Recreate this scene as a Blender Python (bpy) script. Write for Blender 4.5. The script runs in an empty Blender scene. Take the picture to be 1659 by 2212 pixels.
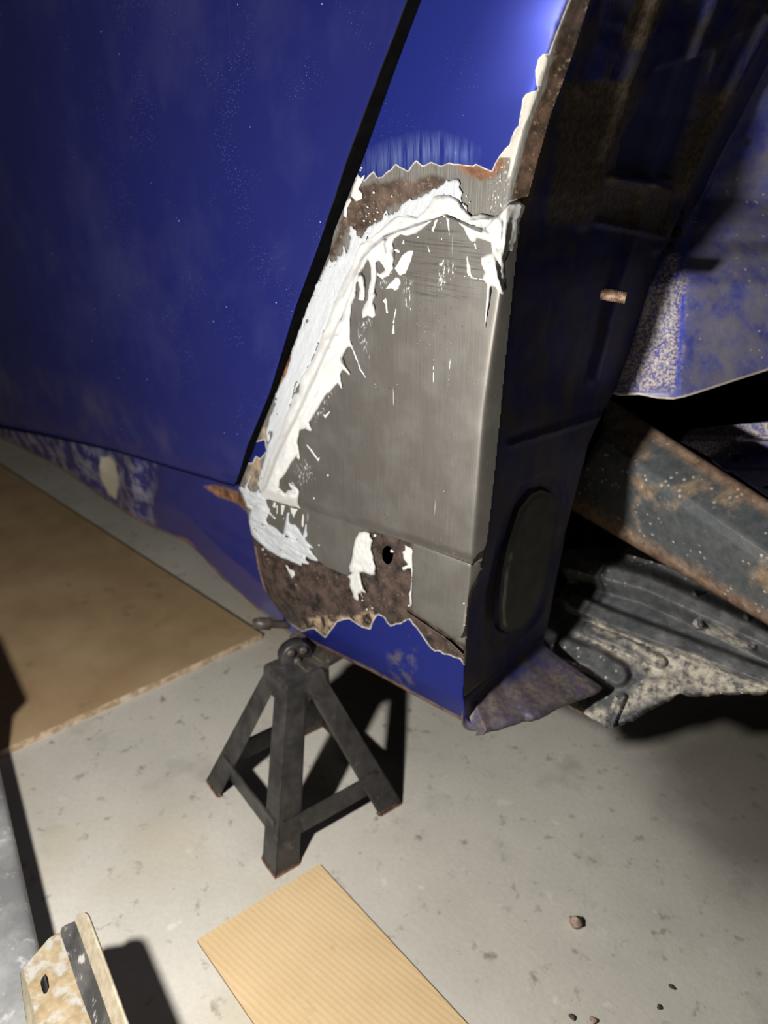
import bpy, math, random
import numpy as np
from mathutils import Vector, Matrix

# ------------------------------------------------------------------ camera, light, world
S = bpy.context.scene
COL = S.collection
FPX, PITCH, AZ, CAMH = 1650.0, math.radians(26), math.radians(45.5), 0.81
FW0 = np.array([-math.cos(AZ), math.sin(AZ), 0.0])
RT = np.array([math.sin(AZ), math.cos(AZ), 0.0])
FWD = FW0 * math.cos(PITCH) + np.array([0, 0, -math.sin(PITCH)])
UP = np.cross(RT, FWD)
CAM = np.array([0, 0, CAMH])
cd = bpy.data.cameras.new('camera')
cam = bpy.data.objects.new('camera', cd); COL.objects.link(cam)
m = Matrix(((RT[0], UP[0], -FWD[0], CAM[0]), (RT[1], UP[1], -FWD[1], CAM[1]), (RT[2], UP[2], -FWD[2], CAM[2]), (0, 0, 0, 1)))
cam.matrix_world = m
cd.sensor_fit = 'HORIZONTAL'; cd.sensor_width = 36; cd.lens = FPX / 1659 * 36
cd.clip_start = 0.01
cd.dof.use_dof = True; cd.dof.focus_distance = 0.62; cd.dof.aperture_fstop = cd.lens / 4.6
S.camera = cam

w = bpy.data.worlds.new('world'); S.world = w; w.use_nodes = True
w.node_tree.nodes['Background'].inputs[0].default_value = (1.0, 0.93, 0.85, 1)
w.node_tree.nodes['Background'].inputs[1].default_value = 0.02
LAMP = np.array([-0.394, -0.05, 0.62])
ld = bpy.data.lights.new('work_lamp', 'POINT'); lo = bpy.data.objects.new('work_lamp', ld); COL.objects.link(lo)
lo.location = LAMP; ld.energy = 32.0; ld.shadow_soft_size = 0.018; ld.color = (1.0, 0.975, 0.93)
S.view_settings.view_transform = 'Standard'; S.view_settings.look = 'None'
S.view_settings.exposure = 0.0; S.view_settings.gamma = 1.0
try: S.view_settings.use_curve_mapping = False
except Exception: pass

# ------------------------------------------------------------------ geometry helpers
YS = 0.5036        # the plane of the car's side

def rays(px, py):
    px = np.asarray(px, float); py = np.asarray(py, float)
    return FWD + RT * ((px - 829.5) / FPX)[..., None] - UP * ((py - 1106) / FPX)[..., None]
def on_y(px, py, Y):
    d = rays(px, py); return CAM + d * ((np.asarray(Y, float)) / d[..., 1])[..., None]
def on_z(px, py, z):
    d = rays(px, py); return CAM + d * ((np.asarray(z, float) - CAMH) / d[..., 2])[..., None]
def on_x(px, py, x):
    d = rays(px, py); return CAM + d * ((np.asarray(x, float)) / d[..., 0])[..., None]
def pix(p):
    q = np.asarray(p, float) - CAM; wv = q @ FWD
    return 829.5 + FPX * (q @ RT) / wv, 1106 - FPX * (q @ UP) / wv

def sdf(poly, X, Y):
    """signed distance, positive inside"""
    P = np.asarray(poly, float); n = len(P)
    X = np.asarray(X, float); Y = np.asarray(Y, float)
    d2 = np.full(X.shape, 1e12); ins = np.zeros(X.shape, bool)
    for i in range(n):
        a = P[i]; b = P[(i + 1) % n]; e = b - a
        wx = X - a[0]; wy = Y - a[1]
        t = np.clip((wx * e[0] + wy * e[1]) / max(e @ e, 1e-9), 0, 1)
        d2 = np.minimum(d2, (wx - t * e[0]) ** 2 + (wy - t * e[1]) ** 2)
        c = ((a[1] > Y) != (b[1] > Y))
        if a[1] != b[1]:
            ins ^= c & (X < (b[0] - a[0]) * (Y - a[1]) / (b[1] - a[1]) + a[0])
    d = np.sqrt(d2)
    return np.where(ins, d, -d)
def stroke(pts, X, Y):
    """polyline of (x, y, radius), positive inside"""
    best = np.full(np.shape(X), -1e6)
    if len(pts) == 1: pts = [pts[0], pts[0]]
    for a, b in zip(pts[:-1], pts[1:]):
        ex, ey = b[0] - a[0], b[1] - a[1]; L = max(ex * ex + ey * ey, 1e-9)
        t = np.clip(((X - a[0]) * ex + (Y - a[1]) * ey) / L, 0, 1)
        r = a[2] + (b[2] - a[2]) * t
        best = np.maximum(best, r - np.hypot(X - a[0] - t * ex, Y - a[1] - t * ey))
    return best
def vnoise(X, Y, scale, seed=0, octaves=3):
    """value noise in about -1..1"""
    out = np.zeros(np.shape(X)); amp = 1.0; tot = 0
    for o in range(octaves):
        rs = np.random.RandomState(seed * 17 + o * 7 + 3); T = rs.rand(128, 128) * 2 - 1
        u = np.asarray(X) / scale + 500.37; v = np.asarray(Y) / scale + 500.71
        iu = np.floor(u).astype(int); iv = np.floor(v).astype(int); fu = u - iu; fv = v - iv
        fu = fu * fu * (3 - 2 * fu); fv = fv * fv * (3 - 2 * fv)
        g = lambda a, b: T[a % 128, b % 128]
        out += amp * ((g(iu, iv) * (1 - fu) + g(iu + 1, iv) * fu) * (1 - fv) + (g(iu, iv + 1) * (1 - fu) + g(iu + 1, iv + 1) * fu) * fv)
        tot += amp; amp *= 0.5; scale *= 0.5
    return out / tot
def sm(a, b, x):
    t = np.clip((x - a) / (b - a), 0, 1); return t * t * (3 - 2 * t)
def lin(pts):
    """x as a function of y through a list of (x, y)"""
    pts = sorted(pts, key=lambda p: p[1]); ys = [p[1] for p in pts]; xs = [p[0] for p in pts]
    return lambda y: np.interp(y, ys, xs)
def crop(s, ox, oy, pts):
    return [(x / s + ox, y / s + oy) for x, y in pts]

def new_mesh(name, verts, faces, mat, parent=None, smooth=True, attrs=None, label=None):
    me = bpy.data.meshes.new(name)
    me.from_pydata([tuple(map(float, v)) for v in verts], [], [tuple(int(i) for i in f) for f in faces])
    me.update()
    if smooth:
        me.polygons.foreach_set('use_smooth', [True] * len(me.polygons))
    if attrs:
        for k, v in attrs.items():
            a = me.attributes.new(k, 'FLOAT', 'POINT'); a.data.foreach_set('value', np.asarray(v, np.float32))
    if mat: me.materials.append(mat)
    o = bpy.data.objects.new(name, me); COL.objects.link(o)
    if parent is not None: put(o, parent)
    if label: o['label'] = label
    return o
def put(o, parent):
    o.parent = parent
    bpy.context.view_layer.update()
    o.matrix_parent_inverse = parent.matrix_world.inverted()
def solid(o, t, off=-1):
    md = o.modifiers.new('thickness', 'SOLIDIFY'); md.thickness = t; md.offset = off; return o
def bevel(o, wd, seg=2):
    md = o.modifiers.new('edge', 'BEVEL'); md.width = wd; md.segments = seg; md.limit_method = 'ANGLE'; return o
def thing(name, loc, label, cat, group=None):
    o = bpy.data.objects.new(name, None); COL.objects.link(o); o.location = loc; o.empty_display_size = 0.05
    tag(o, label, cat, group); bpy.context.view_layer.update(); return o
def tag(o, label, cat, group=None):
    o['label'] = label; o['category'] = cat
    if group: o['group'] = group
    return o

def cut_grid(field, box, step):
    """marching squares: pixel-space vertices and faces of field > 0"""
    x0, y0, x1, y1 = box
    xs = np.arange(x0, x1 + step, step); ys = np.arange(y0, y1 + step, step)
    X, Y = np.meshgrid(xs, ys); Fv = field(X, Y); ny, nx = Fv.shape
    inside = Fv > 0
    idx = -np.ones((ny, nx), int); idx[inside] = np.arange(inside.sum())
    vx = list(X[inside]); vy = list(Y[inside])
    c = inside[:-1, :-1].astype(int) + inside[:-1, 1:] + inside[1:, 1:] + inside[1:, :-1]
    full = np.argwhere(c == 4)
    faces = [(idx[j, i], idx[j + 1, i], idx[j + 1, i + 1], idx[j, i + 1]) for j, i in full]
    edge = {}
    def cross(j0, i0, j1, i1):
        k = (j0, i0, j1, i1) if (j0, i0) < (j1, i1) else (j1, i1, j0, i0)
        if k not in edge:
            a = Fv[j0, i0]; b = Fv[j1, i1]; t = min(max(a / (a - b), 0.03), 0.97)
            edge[k] = len(vx); vx.append(X[j0, i0] + t * (X[j1, i1] - X[j0, i0])); vy.append(Y[j0, i0] + t * (Y[j1, i1] - Y[j0, i0]))
        return edge[k]
    for j, i in np.argwhere((c > 0) & (c < 4)):
        cs = [(j, i), (j + 1, i), (j + 1, i + 1), (j, i + 1)]
        ins = [inside[p] for p in cs]
        if sum(ins) == 2 and ins[0] == ins[2]:
            for k in range(4):
                if ins[k]:
                    a = cs[k]; b = cs[(k + 1) % 4]; d = cs[(k - 1) % 4]
                    faces.append((idx[a], cross(*a, *b), cross(*a, *d)))
            continue
        poly = []
        for k in range(4):
            a = cs[k]; b = cs[(k + 1) % 4]
            if ins[k]: poly.append(idx[a])
            if ins[k] != ins[(k + 1) % 4]: poly.append(cross(*a, *b))
        if len(poly) >= 3: faces.append(tuple(poly))
    return np.array(vx), np.array(vy), faces
def sheet(name, field, box, step, place, mat, parent=None, attrs=None, thick=None, label=None, smooth=True):
    vx, vy, fc = cut_grid(field, box, step)
    V = place(vx, vy)
    A = {k: fn(vx, vy) for k, fn in attrs.items()} if attrs else None
    o = new_mesh(name, V, fc, mat, parent, smooth, A, label)
    if thick: solid(o, thick)
    return o

# primitive builders, all return (verts, faces)
def boxg(c, ax, ay, az_, hx, hy, hz):
    c = np.array(c, float); v = []
    for sx in (-1, 1):
        for sy in (-1, 1):
            for sz in (-1, 1): v.append(c + sx * hx * np.array(ax) + sy * hy * np.array(ay) + sz * hz * np.array(az_))
    return v, [(0, 1, 3, 2), (4, 6, 7, 5), (0, 4, 5, 1), (2, 3, 7, 6), (0, 2, 6, 4), (1, 5, 7, 3)]
def tubeg(p0, p1, prof, n=20, caps=True):
    """lathe about the axis p0-p1; prof = [(t along axis 0..1, radius)]"""
    p0 = np.array(p0, float); p1 = np.array(p1, float); a = p1 - p0; an = a / np.linalg.norm(a)
    h = np.array([0, 0, 1.0]) if abs(an[2]) < .9 else np.array([1.0, 0, 0])
    u = np.cross(an, h); u /= np.linalg.norm(u); q = np.cross(an, u)
    v = []; f = []
    for t, r in prof:
        for k in range(n):
            th = 2 * math.pi * k / n; v.append(p0 + a * t + r * (math.cos(th) * u + math.sin(th) * q))
    for i in range(len(prof) - 1):
        for k in range(n):
            f.append((i * n + k, i * n + (k + 1) % n, (i + 1) * n + (k + 1) % n, (i + 1) * n + k))
    if caps:
        f.append(tuple(range(n))[::-1]); f.append(tuple((len(prof) - 1) * n + k for k in range(n)))
    return v, f
def sweepg(p0, p1, prof, u0, w0, u1=None, w1=None):
    """closed 2-D profile swept from p0 to p1"""
    u1 = u0 if u1 is None else u1; w1 = w0 if w1 is None else w1
    n = len(prof); v = [np.array(p0) + a * np.array(u0) + b * np.array(w0) for a, b in prof] + [np.array(p1) + a * np.array(u1) + b * np.array(w1) for a, b in prof]
    f = [(i, (i + 1) % n, n + (i + 1) % n, n + i) for i in range(n)] + [tuple(range(n))[::-1], tuple(range(n, 2 * n))]
    return v, f
def joing(*parts):
    V = []; Fc = []
    for v, f in parts:
        o = len(V); V += list(v); Fc += [tuple(i + o for i in q) for q in f]
    return V, Fc

# ------------------------------------------------------------------ materials
class NB:
    def __init__(s, name):
        s.m = bpy.data.materials.new(name); s.m.use_nodes = True; s.t = s.m.node_tree; s.n = s.t.nodes
        s.b = s.n['Principled BSDF']; s.co = s.n.new('ShaderNodeTexCoord').outputs['Object']
    def link(s, a, b): s.t.links.new(a, b)
    def setv(s, sock, v):
        if isinstance(v, bpy.types.NodeSocket): s.link(v, sock)
        elif isinstance(v, (tuple, list)) and len(v) == 3 and sock.type == 'RGBA': sock.default_value = (*v, 1)
        else: sock.default_value = v
    def P(s, **k):
        for key, v in k.items():
            nm = {'col': 'Base Color', 'rough': 'Roughness', 'metal': 'Metallic', 'coat': 'Coat Weight', 'coatr': 'Coat Roughness', 'spec': 'Specular IOR Level', 'normal': 'Normal', 'sheen': 'Sheen Weight', 'sss': 'Subsurface Weight'}[key]
            s.setv(s.b.inputs[nm], v)
        return s
    def map(s, sc=(1, 1, 1), rot=(0, 0, 0)):
        n = s.n.new('ShaderNodeMapping'); n.inputs['Scale'].default_value = sc; n.inputs['Rotation'].default_value = rot
        s.link(s.co, n.inputs['Vector']); return n.outputs[0]
    def noise(s, scale, detail=4, rough=.55, vec=None, dist=0.0):
        n = s.n.new('ShaderNodeTexNoise'); n.inputs['Scale'].default_value = scale; n.inputs['Detail'].default_value = detail
        n.inputs['Roughness'].default_value = rough; n.inputs['Distortion'].default_value = dist
        s.link(vec if vec is not None else s.co, n.inputs['Vector']); return n.outputs['Fac']
    def voro(s, scale, vec=None, feat='F1', rnd=1.0):
        n = s.n.new('ShaderNodeTexVoronoi'); n.feature = feat; n.inputs['Scale'].default_value = scale; n.inputs['Randomness'].default_value = rnd
        s.link(vec if vec is not None else s.co, n.inputs['Vector']); return n
    def math(s, op, a, b=0.0, clamp=False):
        n = s.n.new('ShaderNodeMath'); n.operation = op; n.use_clamp = clamp
        s.setv(n.inputs[0], a); s.setv(n.inputs[1], b); return n.outputs[0]
    def rng(s, v, a, b, c=0.0, d=1.0, smooth=False):
        n = s.n.new('ShaderNodeMapRange'); n.clamp = True
        if smooth: n.interpolation_type = 'SMOOTHSTEP'
        s.setv(n.inputs[0], v); n.inputs[1].default_value = a; n.inputs[2].default_value = b; n.inputs[3].default_value = c; n.inputs[4].default_value = d
        return n.outputs[0]
    def mix(s, f, a, b):
        n = s.n.new('ShaderNodeMix'); n.data_type = 'RGBA'; s.setv(n.inputs[0], f); s.setv(n.inputs[6], a); s.setv(n.inputs[7], b); return n.outputs[2]
    def mixf(s, f, a, b):
        n = s.n.new('ShaderNodeMix'); n.data_type = 'FLOAT'; s.setv(n.inputs[0], f); s.setv(n.inputs[2], a); s.setv(n.inputs[3], b); return n.outputs[0]
    def attr(s, name):
        n = s.n.new('ShaderNodeAttribute'); n.attribute_name = name; return n.outputs['Fac']
    def mask(s, name, amp=4, scale=120, width=1.5, detail=5, vec=None):
        """attribute holding a signed distance, its edge roughened by noise"""
        a = s.attr(name)
        if amp: a = s.math('ADD', a, s.math('MULTIPLY', s.math('SUBTRACT', s.noise(scale, detail, .6, vec), .5), amp * 2))
        return s.rng(a, -width, width)
    def bump(s, h, dist=.001, strength=1.0):
        n = s.n.new('ShaderNodeBump'); n.inputs['Distance'].default_value = dist; n.inputs['Strength'].default_value = strength
        s.link(h, n.inputs['Height']); return n.outputs[0]

BLUE = (0.0100, 0.0130, 0.098)
def blue_layers(b, dust=1.0):
    """paint colour with small chips and dust"""
    v = b.voro(95); d = b.rng(v.outputs['Distance'], 0.045, 0.075, 1, 0)
    sel = b.rng(b.noise(31, 2), .62, .66)
    chips = b.math('MULTIPLY', d, sel)
    v2 = b.voro(420); d2 = b.math('MULTIPLY', b.rng(v2.outputs['Distance'], .10, .16, .35, 0), b.rng(b.noise(12, 3), .50, .62))
    chips = b.math('MULTIPLY', b.math('ADD', chips, d2, True), dust)
    base = b.mix(b.rng(b.noise(7, 4), .35, .7), BLUE, (0.011, 0.0135, 0.098))
    return b.mix(chips, base, (.5, .55, .8))

def mat_door():
    b = NB('door_blue_paint'); c = blue_layers(b)
    scr = b.math('MULTIPLY', b.rng(b.noise(60, 3, .6, b.map((1, 1, .03), (0, .35, 0))), .69, .73), b.rng(b.noise(9, 2), .55, .6))
    painted_haze = b.math('MULTIPLY', b.rng(b.noise(5.5, 5, .6), .5, .75), .10)  # purple-grey haze of reflections on the door, put into the colour
    c = b.mix(painted_haze, c, (.16, .16, .26)); c = b.mix(b.math('MULTIPLY', scr, .03), c, (.1, .12, .3))
    low = b.mask('low', 20, 20, 30); c = b.mix(b.math('MULTIPLY', low, b.rng(b.noise(9, 5), .48, .75, 0, .30)), c, (.16, .13, .13))
    b.P(col=c, rough=b.rng(b.noise(8, 4), .3, .7, .28, .45), coat=.6, coatr=.09, spec=.4)
    b.P(normal=b.bump(b.noise(350, 3), .0002, .15)); return b.m
def mat_fender():
    b = NB('fender_paint_and_bare_metal')
    n1 = b.noise(70, 6, .65); n2 = b.noise(260, 4, .6); n3 = b.noise(18, 4)
    streak = b.noise(900, 2, .5, b.map((1, 1, .02)))
    metal = b.mix(b.rng(streak, .3, .7), (.085, .078, .066), (.16, .15, .135))
    rust = b.mix(b.rng(n1, .35, .65), (.036, .025, .019), (.105, .068, .047))
    rust = b.mix(b.rng(n2, .55, .75), rust, (.20, .15, .11))
    orange = b.mix(b.rng(n1, .4, .65), (.08, .035, .017), (.25, .11, .05))
    dark = b.mix(b.rng(n1, .36, .62), (.012, .010, .009), (.075, .048, .037))
    dark = b.mix(b.rng(n2, .60, .74), dark, (.20, .17, .15))
    c = b.mix(b.mask('rust', 14, 45, 5), metal, rust)
    c = b.mix(b.mask('orange', 7, 90, 4), c, orange)
    c = b.mix(b.mask('dark', 8, 60, 4), c, dark)
    c = b.mix(b.math('MULTIPLY', b.mask('tan', 9, 60, 4), b.rng(n1, .42, .6)), c, (.34, .25, .16))
    strip = b.mix(b.rng(n1, .38, .6), (.030, .020, .014), (.10, .058, .036)); strip = b.mix(b.rng(n2, .58, .72), strip, (.24, .18, .12))
    c = b.mix(b.mask('strip', 2, 120, 1.5), c, strip)
    c = b.mix(b.mask('cream', 2.5, 120, 1.5), c, b.mix(b.rng(n1, .3, .7), (.30, .27, .22), (.46, .43, .38)))
    grit = b.math('MULTIPLY', b.mask('grit', 5, 120, 6), b.rng(b.noise(520, 3, .6, b.map((1, 1, .55))), .58, .66))
    c = b.mix(grit, c, (.5, .46, .42))
    blue = b.mix(.5, blue_layers(b, .8), (.013, .028, .28))  # same paint as the door, its brighter lighting mixed into the colour
    sandm = b.math('MULTIPLY', b.mask('sand', 10, 60, 22), b.rng(b.noise(420, 3, .55, b.map((1, 1, .04), (0, .12, 0))), .36, .66))
    blue = b.mix(b.math('MULTIPLY', sandm, .5), blue, (.20, .27, .55))
    worn = b.math('MULTIPLY', b.mask('worn', 8, 60, 8), b.rng(n1, .46, .64)); blue = b.mix(b.math('MULTIPLY', worn, .7), blue, (.16, .14, .13))
    bm = b.mask('blue', 1.2, 160, .8)
    edge = b.math('MULTIPLY', b.rng(b.attr('blue'), -4.0, -1.0), b.rng(n2, .25, .55))
    c = b.mix(b.math('MULTIPLY', edge, .75), c, (.62, .58, .52))
    c = b.mix(bm, c, blue)
    c = b.mix(b.mask('rim', 1.5, 150, 1.5), c, b.mix(b.rng(n1, .35, .65), (.10, .06, .045), (.36, .24, .20)))
    b.P(col=c, rough=b.mixf(bm, b.rng(n1, .3, .7, .42, .75), .44), metal=b.mixf(bm, .25, .6), coat=b.math('MULTIPLY', bm, .05), coatr=.3, spec=.45)
    h = b.math('ADD', b.math('MULTIPLY', bm, .6), b.math('MULTIPLY', b.math('SUBTRACT', 1.0, bm), b.math('ADD', n1, b.math('MULTIPLY', n2, .5))))
    b.P(normal=b.bump(h, .0006, .5)); return b.m
def mat_steel(name='bare_steel', base=(.122, .112, .100)):
    b = NB(name)
    st = b.noise(1400, 3, .55, b.map((1, 1, .015))); n = b.noise(24, 5, .6)
    c = b.mix(b.rng(st, .3, .7), tuple(x * .93 for x in base), tuple(x * 1.07 for x in base))
    c = b.mix(b.rng(n, .45, .72, 0, .22), c, (.30, .29, .27))
    blot = b.math('MULTIPLY', b.rng(b.voro(140).outputs['Distance'], .12, .22, .45, 0), b.rng(b.noise(14, 2), .56, .62)); c = b.mix(blot, c, (.07, .065, .06))
    scr = b.math('MULTIPLY', b.rng(b.noise(150, 3, .6, b.map((1, 1, .04), (0, -.25, 0))), .70, .73), b.rng(b.noise(20, 2), .55, .6)); c = b.mix(scr, c, (.6, .58, .54))
    spk = b.math('MULTIPLY', b.rng(b.voro(210).outputs['Distance'], .05, .08, 1, 0), b.rng(b.noise(37, 2), .6, .63)); c = b.mix(spk, c, (.8, .78, .74))
    roll = b.mask('roll', 5, 90, 8); lines = b.rng(b.noise(60, 4, .6, b.map((.25, .25, 12), (0, .06, 0))), .52, .66)
    c = b.mix(b.math('MULTIPLY', b.math('MULTIPLY', roll, lines), .6), c, (.035, .033, .032))
    smear = b.math('MULTIPLY', b.mask('smear', 8, 60, 5), b.rng(b.noise(420, 5, .7, b.map((1, 1, .45))), .55, .64)); c = b.mix(smear, c, (.85, .86, .86))
    b.P(col=c, metal=.65, rough=b.rng(st, .3, .7, .49, .55), spec=.5)
    b.P(normal=b.bump(st, .0001, .12)); return b.m
def mat_goo(name='white_sealer', col=(.47, .465, .45), thin=False):
    b = NB(name); n = b.noise(300, 3)
    c = b.mix(b.rng(n, .3, .7), tuple(x * .97 for x in col), col)
    if thin:
        st = b.noise(700, 4, .6, b.map((1, 1, .06), (0, .36, 0)))
        c = b.mix(b.rng(st, .54, .76, 0, .6), c, (.20, .23, .27))
        c = b.mix(b.rng(b.noise(600, 4, .7), .58, .7, 0, .6), c, (.16, .18, .22))
    pit = b.math('MULTIPLY', b.rng(b.voro(330).outputs['Distance'], .06, .1, 1, 0), b.rng(b.noise(60, 2), .58, .62)); c = b.mix(b.math('MULTIPLY', pit, .5), c, (.5, .47, .42))
    b.P(col=c, rough=.33, spec=.45)
    b.P(normal=b.bump(b.noise(220, 4, .6), .0006, .25)); return b.m
def mat_simple(name, c1, c2, scale=60, rough=.6, metal=0., bumpd=.0005, spec=.4, coat=0., c3=None, lo=.4, hi=.62, s3=200, lo3=.58, hi3=.68):
    b = NB(name); n = b.noise(scale, 6, .62)
    c = b.mix(b.rng(n, lo, hi), c1, c2)
    if c3: c = b.mix(b.rng(b.noise(s3, 5, .65), lo3, hi3), c, c3)
    b.P(col=c, rough=rough, metal=metal, spec=spec, coat=coat)
    if bumpd: b.P(normal=b.bump(n, bumpd, .5))
    return b.m
def mat_inner():
    b = NB('dirty_blue_inner_panel'); n = b.noise(26, 6, .62); st = b.noise(40, 5, .6, b.map((1, 1, .12)))
    c = b.mix(b.rng(n, .42, .62), (.012, .016, .11), (.045, .04, .05)); c = b.mix(b.rng(st, .52, .68, 0, .8), c, (.07, .06, .05))
    c = b.mix(b.mask('dirt', 14, 30, 8), c, b.mix(b.rng(b.noise(240, 4), .4, .65), (.05, .038, .026), (.11, .085, .06)))
    c = b.mix(b.mask('clean', 4, 40, 6), c, (.03, .034, .12))
    flg = b.mask('low', 14, 40, 14); c = b.mix(b.math('MULTIPLY', flg, b.rng(b.noise(60, 5), .3, .62, .45, 1)), c, b.mix(b.rng(b.noise(150, 5, .7), .4, .65), (.075, .062, .066), (.16, .125, .10)))
    b.P(col=c, rough=.5, spec=.4, normal=b.bump(b.noise(160, 5, .65), .0008, .4)); return b.m
def mat_wheelhouse():
    b = NB('sprayed_wheelhouse_panel'); n = b.noise(45, 6, .65)
    c = b.mix(b.rng(n, .35, .65), (.055, .065, .32), (.15, .155, .29))
    c = b.mix(b.math('MULTIPLY', b.mask('dirt', 20, 20, 14), b.rng(n, .35, .65, .15, .85)), c, (.20, .185, .21))
    tan = b.math('MULTIPLY', b.mask('tan', 16, 40, 12), b.rng(b.noise(330, 6, .7), .44, .58)); c = b.mix(tan, c, (.62, .52, .43))
    c = b.mix(b.mask('crease', 2, 60, 4), c, (.05, .075, .55))
    spk = b.math('MULTIPLY', b.rng(b.voro(120).outputs['Distance'], .1, .2, 1, 0), b.rng(b.noise(22, 2), .5, .6)); c = b.mix(spk, c, (.5, .47, .43))
    c = b.mix(b.mask('edge', 1, 60, 1.5), c, (.5, .42, .36))
    b.P(col=c, rough=.42, spec=.45, normal=b.bump(n, .0012, .5)); return b.m
def mat_rocker():
    b = NB('chipped_blue_sill_paint'); n = b.noise(55, 6, .65); c = blue_layers(b, .4)
    scuff = b.math('MULTIPLY', b.mask('scuff', 16, 30, 12), b.rng(b.noise(34, 5, .6), .44, .62)); c = b.mix(b.math('MULTIPLY', scuff, .55), c, (.26, .25, .26))
    c = b.mix(b.mask('filler', 5, 40, 3), c, (.40, .37, .28))
    c = b.mix(b.mask('rust', 4, 70, 3), c, b.mix(b.rng(n, .4, .6), (.06, .03, .015), (.24, .12, .06)))
    c = b.mix(b.math('MULTIPLY', b.mask('rim', 2, 70, 2), .8), c, (.14, .085, .07))
    b.P(col=c, rough=.33, coat=.5, coatr=.15, normal=b.bump(n, .0008, .3)); return b.m
def mat_beam():
    b = NB('rusty_frame_rail'); n = b.noise(16, 6, .62); g = b.noise(90, 5, .65)
    c = b.mix(b.rng(n, .55, .66), b.mix(b.rng(g, .35, .7), (.055, .062, .066), (.10, .105, .105)), b.mix(b.rng(g, .3, .7), (.16, .10, .06), (.36, .27, .185)))
    c = b.mix(b.mask('edge', 3, 50, 4), c, b.mix(b.rng(g, .35, .65), (.13, .08, .052), (.29, .20, .14)))
    spk = b.math('MULTIPLY', b.rng(b.voro(110).outputs['Distance'], .12, .24, 1, 0), b.rng(b.noise(24, 2), .5, .58)); c = b.mix(spk, c, (.42, .36, .28))
    b.P(col=c, rough=.5, spec=.4, normal=b.bump(g, .001, .5)); return b.m
def mat_liner():
    b = NB('dusty_black_plastic'); n = b.noise(38, 6, .68); g = b.noise(150, 5, .7)
    c = b.mix(b.rng(n, .4, .65), (.045, .048, .052), (.10, .10, .10))
    d = b.math('MULTIPLY', b.mask('dust', 14, 50, 8), b.rng(b.noise(110, 5, .65), .36, .6)); c = b.mix(d, c, (.46, .41, .33))
    d2 = b.rng(b.noise(24, 6, .7), .56, .74, 0, .35); c = b.mix(d2, c, (.26, .24, .21))
    spk = b.math('MULTIPLY', b.rng(b.voro(110).outputs['Distance'], .12, .24, .8, 0), b.rng(b.noise(18, 2), .54, .62)); c = b.mix(spk, c, (.42, .38, .33))
    b.P(col=c, rough=.5, spec=.4, normal=b.bump(g, .0015, .5)); return b.m
def mat_floor():
    b = NB('stained_concrete'); n = b.noise(3.2, 6, .6); g = b.noise(160, 4, .7); s = b.noise(11, 5, .6)
    c = b.mix(b.rng(n, .35, .65), (.47, .445, .39), (.60, .565, .50))
    c = b.mix(b.rng(s, .58, .72, 0, .5), c, (.31, .29, .25))
    c = b.mix(b.rng(b.noise(42, 4, .6), .60, .72, 0, .75), c, (.17, .155, .13))
    c = b.mix(b.rng(b.noise(30, 3), .66, .74, 0, .5), c, (.72, .69, .62))
    c = b.mix(b.rng(g, .3, .75, 0, .25), c, (.28, .265, .24))
    c = b.mix(b.math('MULTIPLY', b.rng(b.noise(2.3, 3), .56, .68), .5), c, (.46, .38, .23))
    # dark brown patch, fading outwards, under the far side of the car
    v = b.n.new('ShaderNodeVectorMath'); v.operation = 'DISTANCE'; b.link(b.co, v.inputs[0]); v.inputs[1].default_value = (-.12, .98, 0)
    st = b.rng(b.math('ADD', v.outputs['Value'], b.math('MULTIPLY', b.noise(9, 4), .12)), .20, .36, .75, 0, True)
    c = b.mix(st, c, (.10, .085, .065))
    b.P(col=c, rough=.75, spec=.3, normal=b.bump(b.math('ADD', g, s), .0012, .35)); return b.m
def mat_card(name, c1, c2, flute=None, ang=0.):
    b = NB(name); n = b.noise(9, 5, .6)
    c = b.mix(b.rng(n, .35, .68), c1, c2)
    c = b.mix(b.rng(b.noise(260, 4, .6), .3, .75, 0, .2), c, tuple(x * .7 for x in c1))
    c = b.mix(b.math('MULTIPLY', b.rng(b.noise(22, 4), .63, .72), .4), c, tuple(x * .55 for x in c1))
    h = b.noise(200, 3)
    if flute:
        wv = b.n.new('ShaderNodeTexWave'); wv.inputs['Scale'].default_value = flute; wv.inputs['Distortion'].default_value = .25; wv.inputs['Detail'].default_value = 1
        mp = b.map((1, 1, 1), (0, 0, ang)); b.link(mp, wv.inputs['Vector']); wv.bands_direction = 'Y'
        h = wv.outputs['Fac']
        c = b.mix(b.rng(h, .6, 1, 0, .10), c, (.80, .62, .36))
    b.P(col=c, rough=.8, spec=.2, normal=b.bump(h, .0004, .5)); return b.m

M = {}
M['door'] = mat_door(); M['fender'] = mat_fender(); M['steel'] = mat_steel(); M['steel2'] = mat_steel('bare_steel_plate', (.140, .130, .115))
M['goo'] = mat_goo(); M['thin'] = mat_goo('smeared_white_sealer', (.41, .425, .44), True)
M['black'] = mat_simple('black_for_shade', (.004, .004, .005), (.008, .008, .009), rough=.8, spec=.1, bumpd=0)  # near-black standing in for shade in the gap and behind parts
M['rubber'] = mat_simple('black_rubber', (.008, .008, .008), (.014, .014, .014), rough=.7, spec=.2)
M['inner'] = mat_inner(); M['wheelhouse'] = mat_wheelhouse(); M['rocker'] = mat_rocker(); M['beam'] = mat_beam(); M['liner'] = mat_liner()
M['plug'] = mat_simple('grey_plug', (.045, .045, .040), (.075, .07, .06), 40, .6)
M['floor'] = mat_floor()
M['card'] = mat_card('brown_hardboard', (.35, .235, .125), (.45, .32, .185))
M['cardedge'] = mat_simple('hardboard_edge', (.36, .25, .15), (.62, .50, .38), 60, .85, spec=.2)
M['card2'] = mat_card('tan_corrugated_card', (.56, .40, .215), (.64, .47, .27), 48, math.radians(-4.7))
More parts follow.
